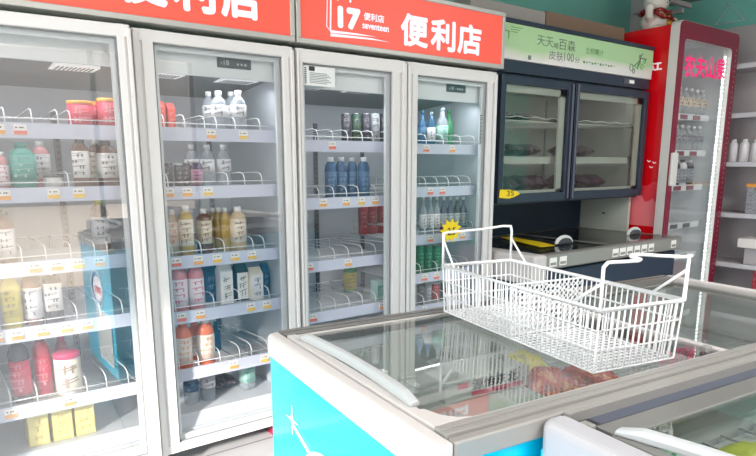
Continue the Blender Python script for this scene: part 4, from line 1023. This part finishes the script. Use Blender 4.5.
C0, C1, E0, E1, ZT2 = .680, 2.25, -.06, .657, .842
f2 = chest(C0, C1, E0, E1, ZT2, 'nearest chest freezer with rounded pale rim, partly cut by picture corner', None)
pts = []
for k in range(9): t = R(180-90*k/8); pts.append((C0+.022+.022*math.cos(t), E1-.022+.022*math.sin(t)))
pts = [(C0, E0)]+pts+[(C0+.055, E1), (C0+.055, E0)]
put('end_rim', MB().prism(pts, 'z', ZT2-.10, ZT2), 'rim_grey', f2, bevel=.013)
put('end_rim', MB().box(C1-.05, C1, E0, E1, ZT2-.1, ZT2), 'cream', f2, bevel=.01)
put('back_rim', MB().box(C0+.056, C1-.051, E1-.012, E1, ZT2-.05, ZT2-.001, 0).box(C0+.056, C1-.051, E1-.046, E1-.012, ZT2-.05, ZT2-.018, 1).box(C0+.056, C1-.051, E1-.0495, E1-.046, ZT2-.03, ZT2-.012, 2).box(C0+.056, C0+.10, E1-.044, E1-.014, ZT2-.03, ZT2-.0165, 2).box(C0+.075, C1-.051, E1-.09, E1-.0495, ZT2-.05, ZT2-.011, 3).box(C0+.056, C0+.075, E1-.09, E1-.0495, ZT2-.05, ZT2-.024, 2), ['alu_light', 'blueblack', 'dark', 'alu'], f2)  # dark boxes at the left corner stand in for shade in the recess
put('front_rim', MB().box(C0+.056, C1-.051, E0, E0+.06, ZT2-.05, ZT2), 'alu_light', f2)
put('latch', MB().box(C0+.057, C0+.076, E1-.042, E1-.028, ZT2-.018, ZT2-.008).box(C0+.061, C0+.072, E1-.054, E1-.042, ZT2-.018, ZT2-.006), 'alu_light', f2, bevel=.002)
m1 = lid(f2, C0+.057, 1.5, E0+.062, E1-.093, ZT2-.012, 'alu')
m2 = lid(f2, 1.46, C1-.055, E0+.062, E1-.093, ZT2-.028, 'alu')
long_handle(m1, C0+.070, E1-.095, E0+.10, ZT2-.004, bw=.05)
end_art(f2, C0, E0, E1, ZT2)

def loc2w(a, b_, z): c, s_ = math.cos(ROT), math.sin(ROT); return Vector((a*c-b_*s_, a*s_+b_*c, z))
# frozen goods in the first freezer
M['carton_grey'] = pm('carton_grey', (196, 198, 194), .5); M['carton_pink'] = pm('carton_pink', (214, 86, 110), .5)
def frozen_carton(a0, a1, b0, b1, z0, z1, label, pink):
    o = thing('frozen_food_carton', ((a0+a1)/2, (b0+b1)/2, z0), label, 'carton', 'cartons in the freezer', rot=ROT)
    put('carton_body', MB().box(a0, a1, b0, b1, z0, z1), 'carton_grey', o, bevel=.003)
    d = MB(); y = b0-.0008
    h = z1-z0
    if pink: d.box(a0+.03, a0+.058, y, b0, z1-.020, z1-.008, 0)
    text(d, '源恰东北' if pink else '源恰东北', (a0+.068, y, z0+h*.42), ((a1-a0)*.55, 0, 0), (0, 0, h*.5), .03, 1)
    d.box(a0+.068, a1-.02, y, b0, z0+h*.12, z0+h*.34, 0 if pink else 1)
    put('carton_print', d, ['carton_pink', 'ink', 'white_ink'], o)
frozen_carton(.728, .96, .962, 1.075, .746, .793, 'grey frozen food carton with dark characters and pink strip, topmost under the left glass lid', True)
frozen_carton(.733, .95, .892, 1.075, .694, .744, 'grey frozen food carton lying directly under the topmost carton in freezer', False)
M['frozen_red'] = printed('frozen_red', (206, 60, 52), (226, 150, 104), scale=26, thr=.57, ink2=(150, 40, 44))
M['frozen_yellow'] = printed('frozen_yellow', (228, 214, 70), (180, 180, 60), scale=26, thr=.6)
G = 'frozen packs under the wire basket'
def fbag(a, b_, z, size, mat, label, rz, seed): return bag(loc2w(a, b_, z), size, mat, label, 'frozen_food_pack', 'pack', G, rz=ROT+rz, seed=seed)
fbag(1.06, 1.09, .693, (.12, .10, .075), M['frozen_yellow'], 'yellow frozen food pack beside the cartons in freezer', .3, 11)
fbag(1.025, .97, .693, (.11, .11, .075), M['frozen_red'], 'red frozen food pack next to the yellow one in freezer', .2, 12)
fbag(1.03, .85, .693, (.13, .09, .07), M['frozen_red'], 'red frozen food pack nearest the front rim under the basket', -.2, 13)
fbag(1.14, .95, .693, (.12, .13, .07), M['frozen_red'], 'red frozen food pack farthest from the cartons in freezer', .1, 14)
b = MB().box(.57, 1.95, .71, 1.29, .3, .60)
o = thing('freezer_filling', (1.26, 1.0, .301), 'pale grey inner wire rack holding frozen cartons in the cyan-ended freezer', 'rack', rot=ROT)
b = MB()
for k in range(24): b.rod((.575+k*.06, .725, .689), (.575+k*.06, 1.285, .689), .002, 4)
for k in range(12): b.rod((.575, .73+k*.05, .686), (1.95, .73+k*.05, .686), .002, 4)
for k in range(24):
    for y in (.725, 1.285): b.rod((.575+k*.06, y, .305), (.575+k*.06, y, .689), .002, 4)
o.name = 'storage_rack'
ORG['storage_rack'] = ORG['freezer_filling']
put('rack_wires', b, 'wire_dull', o)
put('rack_tray', MB().box(.58, 1.95, .73, 1.28, .66, .68), 'freezer_liner', o)
# goods in the second freezer
M['snack_green'] = printed('snack_green', (96, 172, 126), (210, 232, 214), scale=30, thr=.57)
M['snack_lime'] = printed('snack_lime', (186, 196, 70), (150, 170, 70), scale=20, thr=.6)
o = thing('storage_rack', (1.45, .28, .301), 'pale grey inner rack in the nearest chest freezer', 'rack', rot=ROT)
b = MB()
for k in range(24): b.rod((.79+k*.058, .02, .745), (.79+k*.058, .59, .745), .002, 4)
for k in range(11): b.rod((.79, .03+k*.052, .742), (2.12, .03+k*.052, .742), .002, 4)
for k in range(24): b.rod((.79+k*.058, .59, .305), (.79+k*.058, .59, .745), .002, 4)
put('rack_wires', b, 'wire_dull', o); put('rack_tray', MB().box(.79, 2.12, .03, .585, .72, .735), 'freezer_liner', o)
bag(loc2w(.88, .53, .749), (.10, .085, .05), M['snack_green'], 'green frozen snack pack at corner of nearest freezer', 'frozen_food_pack', 'pack', 'packs in the nearest freezer', rz=ROT+.2, seed=21)
bag(loc2w(.97, .48, .749), (.09, .09, .045), M['snack_lime'], 'lime yellow frozen snack pack in nearest freezer', 'frozen_food_pack', 'pack', 'packs in the nearest freezer', rz=ROT-.2, seed=22)

# ------------------------------------------------------------------ wire basket on the first freezer
BR = R(-11.6)
bk = bpy.data.objects.new('wire_basket', None); COL.objects.link(bk)
bl, bd, bh = .54, .215, .122              # length (away from the viewer), width, height
org = Vector((.989, .644, ZT+.0065))      # the corner towards the viewer
bk.location = org; bk.rotation_euler.z = BR; ORG[bk.name] = Vector((0, 0, 0))
tag(bk, 'empty white wire basket with raised hook handles resting on glass lid of freezer', 'basket')
fl = .016
def P4(u, v, t):                           # u along the width, v along the length, t height 0..1; the walls lean outward
    uu = u*bd; vv = v*bl
    return Vector((uu+(2*u-1)*.002*t, vv+(2*v-1)*.009*t, .002+t*bh))
b = MB(); r_ = .0017
nl, nw = 36, 14
for k in range(nl+1):
    v = k/nl; b.tube([P4(0, v, 1), P4(0, v, 0), P4(1, v, 0), P4(1, v, 1)], r_, 5)
for k in range(nw+1):
    u = k/nw; b.tube([P4(u, 0, 1), P4(u, 0, 0), P4(u, 1, 0), P4(u, 1, 1)], r_, 5)
put('wire_mesh', b, 'wire', bk)
b = MB()
for t in (.34, .67): b.tube([P4(0, 0, t), P4(1, 0, t), P4(1, 1, t), P4(0, 1, t)], .0018, 5, closed=True)
put('belt_wire', b, 'wire', bk)
b = MB().tube([P4(0, 0, 1), P4(1, 0, 1), P4(1, 1, 1), P4(0, 1, 1)], .0036, 8, closed=True)
put('rim_wire', b, 'wire', bk)
hh_ = .085
# far handle
q0, q1 = P4(0, 1, 1), P4(1, 1, 1); U = Vector((0, 0, 1)); lx = Vector((1, 0, 0)); ly = Vector((0, 1, 0))
b = MB().tube([q0, q0+U*hh_-ly*.0, q0+U*(hh_+.003)+lx*.012, q0+lx*.12+U*(hh_+.006), q1-lx*.03+U*(hh_+.012), q1+U*(hh_+.01)-lx*.004, q1+U*(hh_-.004), q1], .0034, 7)
b.tube([q0+U*hh_*.8, q0-ly*.055+U*.003], .0028, 6).tube([q1+U*hh_*.72, q1-ly*.065+U*.003], .0028, 6)
put('hook_handle', b, 'wire', bk)
q0, q1 = P4(0, 0, 1), P4(1, 0, 1)
b = MB().tube([q0, q0+U*.082+ly*.0, q0+U*.09+lx*.01, q0+lx*.085+U*.088, q0+lx*.098+U*.089+ly*.006, q0+lx*.10+U*.090+ly*.016, q0+lx*.098+U*.091+ly*.028, q0+lx*.105+U*.092+ly*.036, q0+lx*.135+U*.092+ly*.036, q0+lx*.165+U*.09+ly*.018, q1-lx*.015+U*.088, q1+lx*.012+U*.088], .0034, 7)
b.tube([q1+lx*.004+U*.085, q1+lx*.001, q1-lx*.014+U*.0], .0036, 7)
b.tube([q0+U*.052, q0+ly*.075+U*.002], .003, 6).tube([q1+U*.06, q1+ly*.075+U*.002], .003, 6)
put('hook_handle', b, 'wire', bk)
# lattice divider across the basket
dv = bpy.data.objects.new('lattice_divider', None); COL.objects.link(dv); dv.location = org; dv.rotation_euler.z = BR; ORG[dv.name] = Vector((0, 0, 0))
tag(dv, 'white lattice divider panel standing across the inside of the wire basket', 'divider')
b = MB(); v0 = .4861*bl; W_ = bd-.008; Hd = .117; st_ = .0135
x00, z00 = .004, .007
k = -int(Hd/st_)
while k*st_ < W_:
    s0 = k*st_
    a = max(0, s0); c_ = min(W_, s0+Hd)
    if c_ > a:
        b.rod((x00+a, v0, z00+(a-s0)), (x00+c_, v0, z00+(c_-s0)), .0014, 4)
        b.rod((x00+a, v0+.003, z00+Hd-(a-s0)), (x00+c_, v0+.003, z00+Hd-(c_-s0)), .0014, 4)
    k += 1
put('lattice', b, 'wire', dv)
put('divider_frame', MB().tube([(x00, v0, z00), (x00+W_, v0, z00), (x00+W_, v0, z00+Hd), (x00, v0, z00+Hd)], .002, 6, closed=True), 'wire', dv)

# ------------------------------------------------------------------ light
wd = bpy.data.worlds.new('sky'); S.world = wd; wd.use_nodes = True
nt = wd.node_tree; nt.nodes.clear()
bg = nt.nodes.new('ShaderNodeBackground'); ow = nt.nodes.new('ShaderNodeOutputWorld')
bg.inputs[0].default_value = (.93, .965, 1, 1); bg.inputs[1].default_value = 3.6
nt.links.new(bg.outputs[0], ow.inputs[0])
def light(name, kind, loc, energy, col=(1, 1, 1), size=None, sy=None, rot=(0, 0, 0)):
    l = bpy.data.lights.new(name, kind); l.energy = energy; l.color = col
    if kind == 'AREA':
        l.shape = 'RECTANGLE'; l.size = size; l.size_y = sy or size
    o = bpy.data.objects.new(name, l); COL.objects.link(o); o.location = loc; o.rotation_euler = rot
    return o
sun = light('sun', 'SUN', (-8, -6, 5), 7.5, (1, .93, .84)); sun.data.angle = R(4)      # low sun through the left window
sun.rotation_euler = Vector((.80*math.cos(R(21)), .60*math.cos(R(21)), -math.sin(R(21)))).to_track_quat('-Z', 'Y').to_euler()
# ceiling fill lamps, unseen and added to lift the ambient light
G = 'added ceiling fill lamps'
M['fill_lamp_face'] = pm('fill_lamp_diffuser', (250, 250, 255), .5, emit=5)
for i, (x, y) in enumerate(((-1.2, .8), (1.0, -.9), (3.3, .2))):
    o = thing('ceiling_fill_lamp', (x, y, ZC-.04), '', 'lamp', G)
    o['label'] = ('added fill lamp panel near the left window', 'added fill lamp panel near the shop entrance', 'added fill lamp panel above the chest freezers')[i]
    put('fill_lamp_frame', MB().box(x-.32, x+.32, y-.32, y+.32, ZC-.03, ZC-.007), 'header', o)
    put('fill_lamp_diffuser', MB().box(x-.3, x+.3, y-.3, y+.3, ZC-.036, ZC-.0305), 'fill_lamp_face', o)
    light('fill_lamp_light', 'AREA', (x, y, ZC-.045), 30, (1, .98, .95), .58, .58)
for (x0, x1) in ((.1, .6), (.72, 1.22), (1.38, 1.84), (1.95, 2.42)):
    light('fridge_tube', 'AREA', ((x0+x1)/2, 2.41, 1.535), .7, (.93, .97, 1), x1-x0, .03, (R(20), 0, 0))
light('cabinet_tube', 'AREA', (3.29, 2.43, 1.675), .8, (1, .98, .92), 1.3, .03, (R(15), 0, 0))

S.view_settings.view_transform = 'Standard'; S.view_settings.look = 'None'; S.view_settings.gamma = 1
S.view_settings.use_curve_mapping = False
S.view_settings.exposure = 0.5
S.cycles.use_denoising = True
S.cycles.transparent_max_bounces = 32
S.cycles.max_bounces = 10; S.cycles.diffuse_bounces = 5; S.cycles.glossy_bounces = 5
S.cycles.sample_clamp_indirect = 6
S.cycles.caustics_reflective = False; S.cycles.caustics_refractive = False
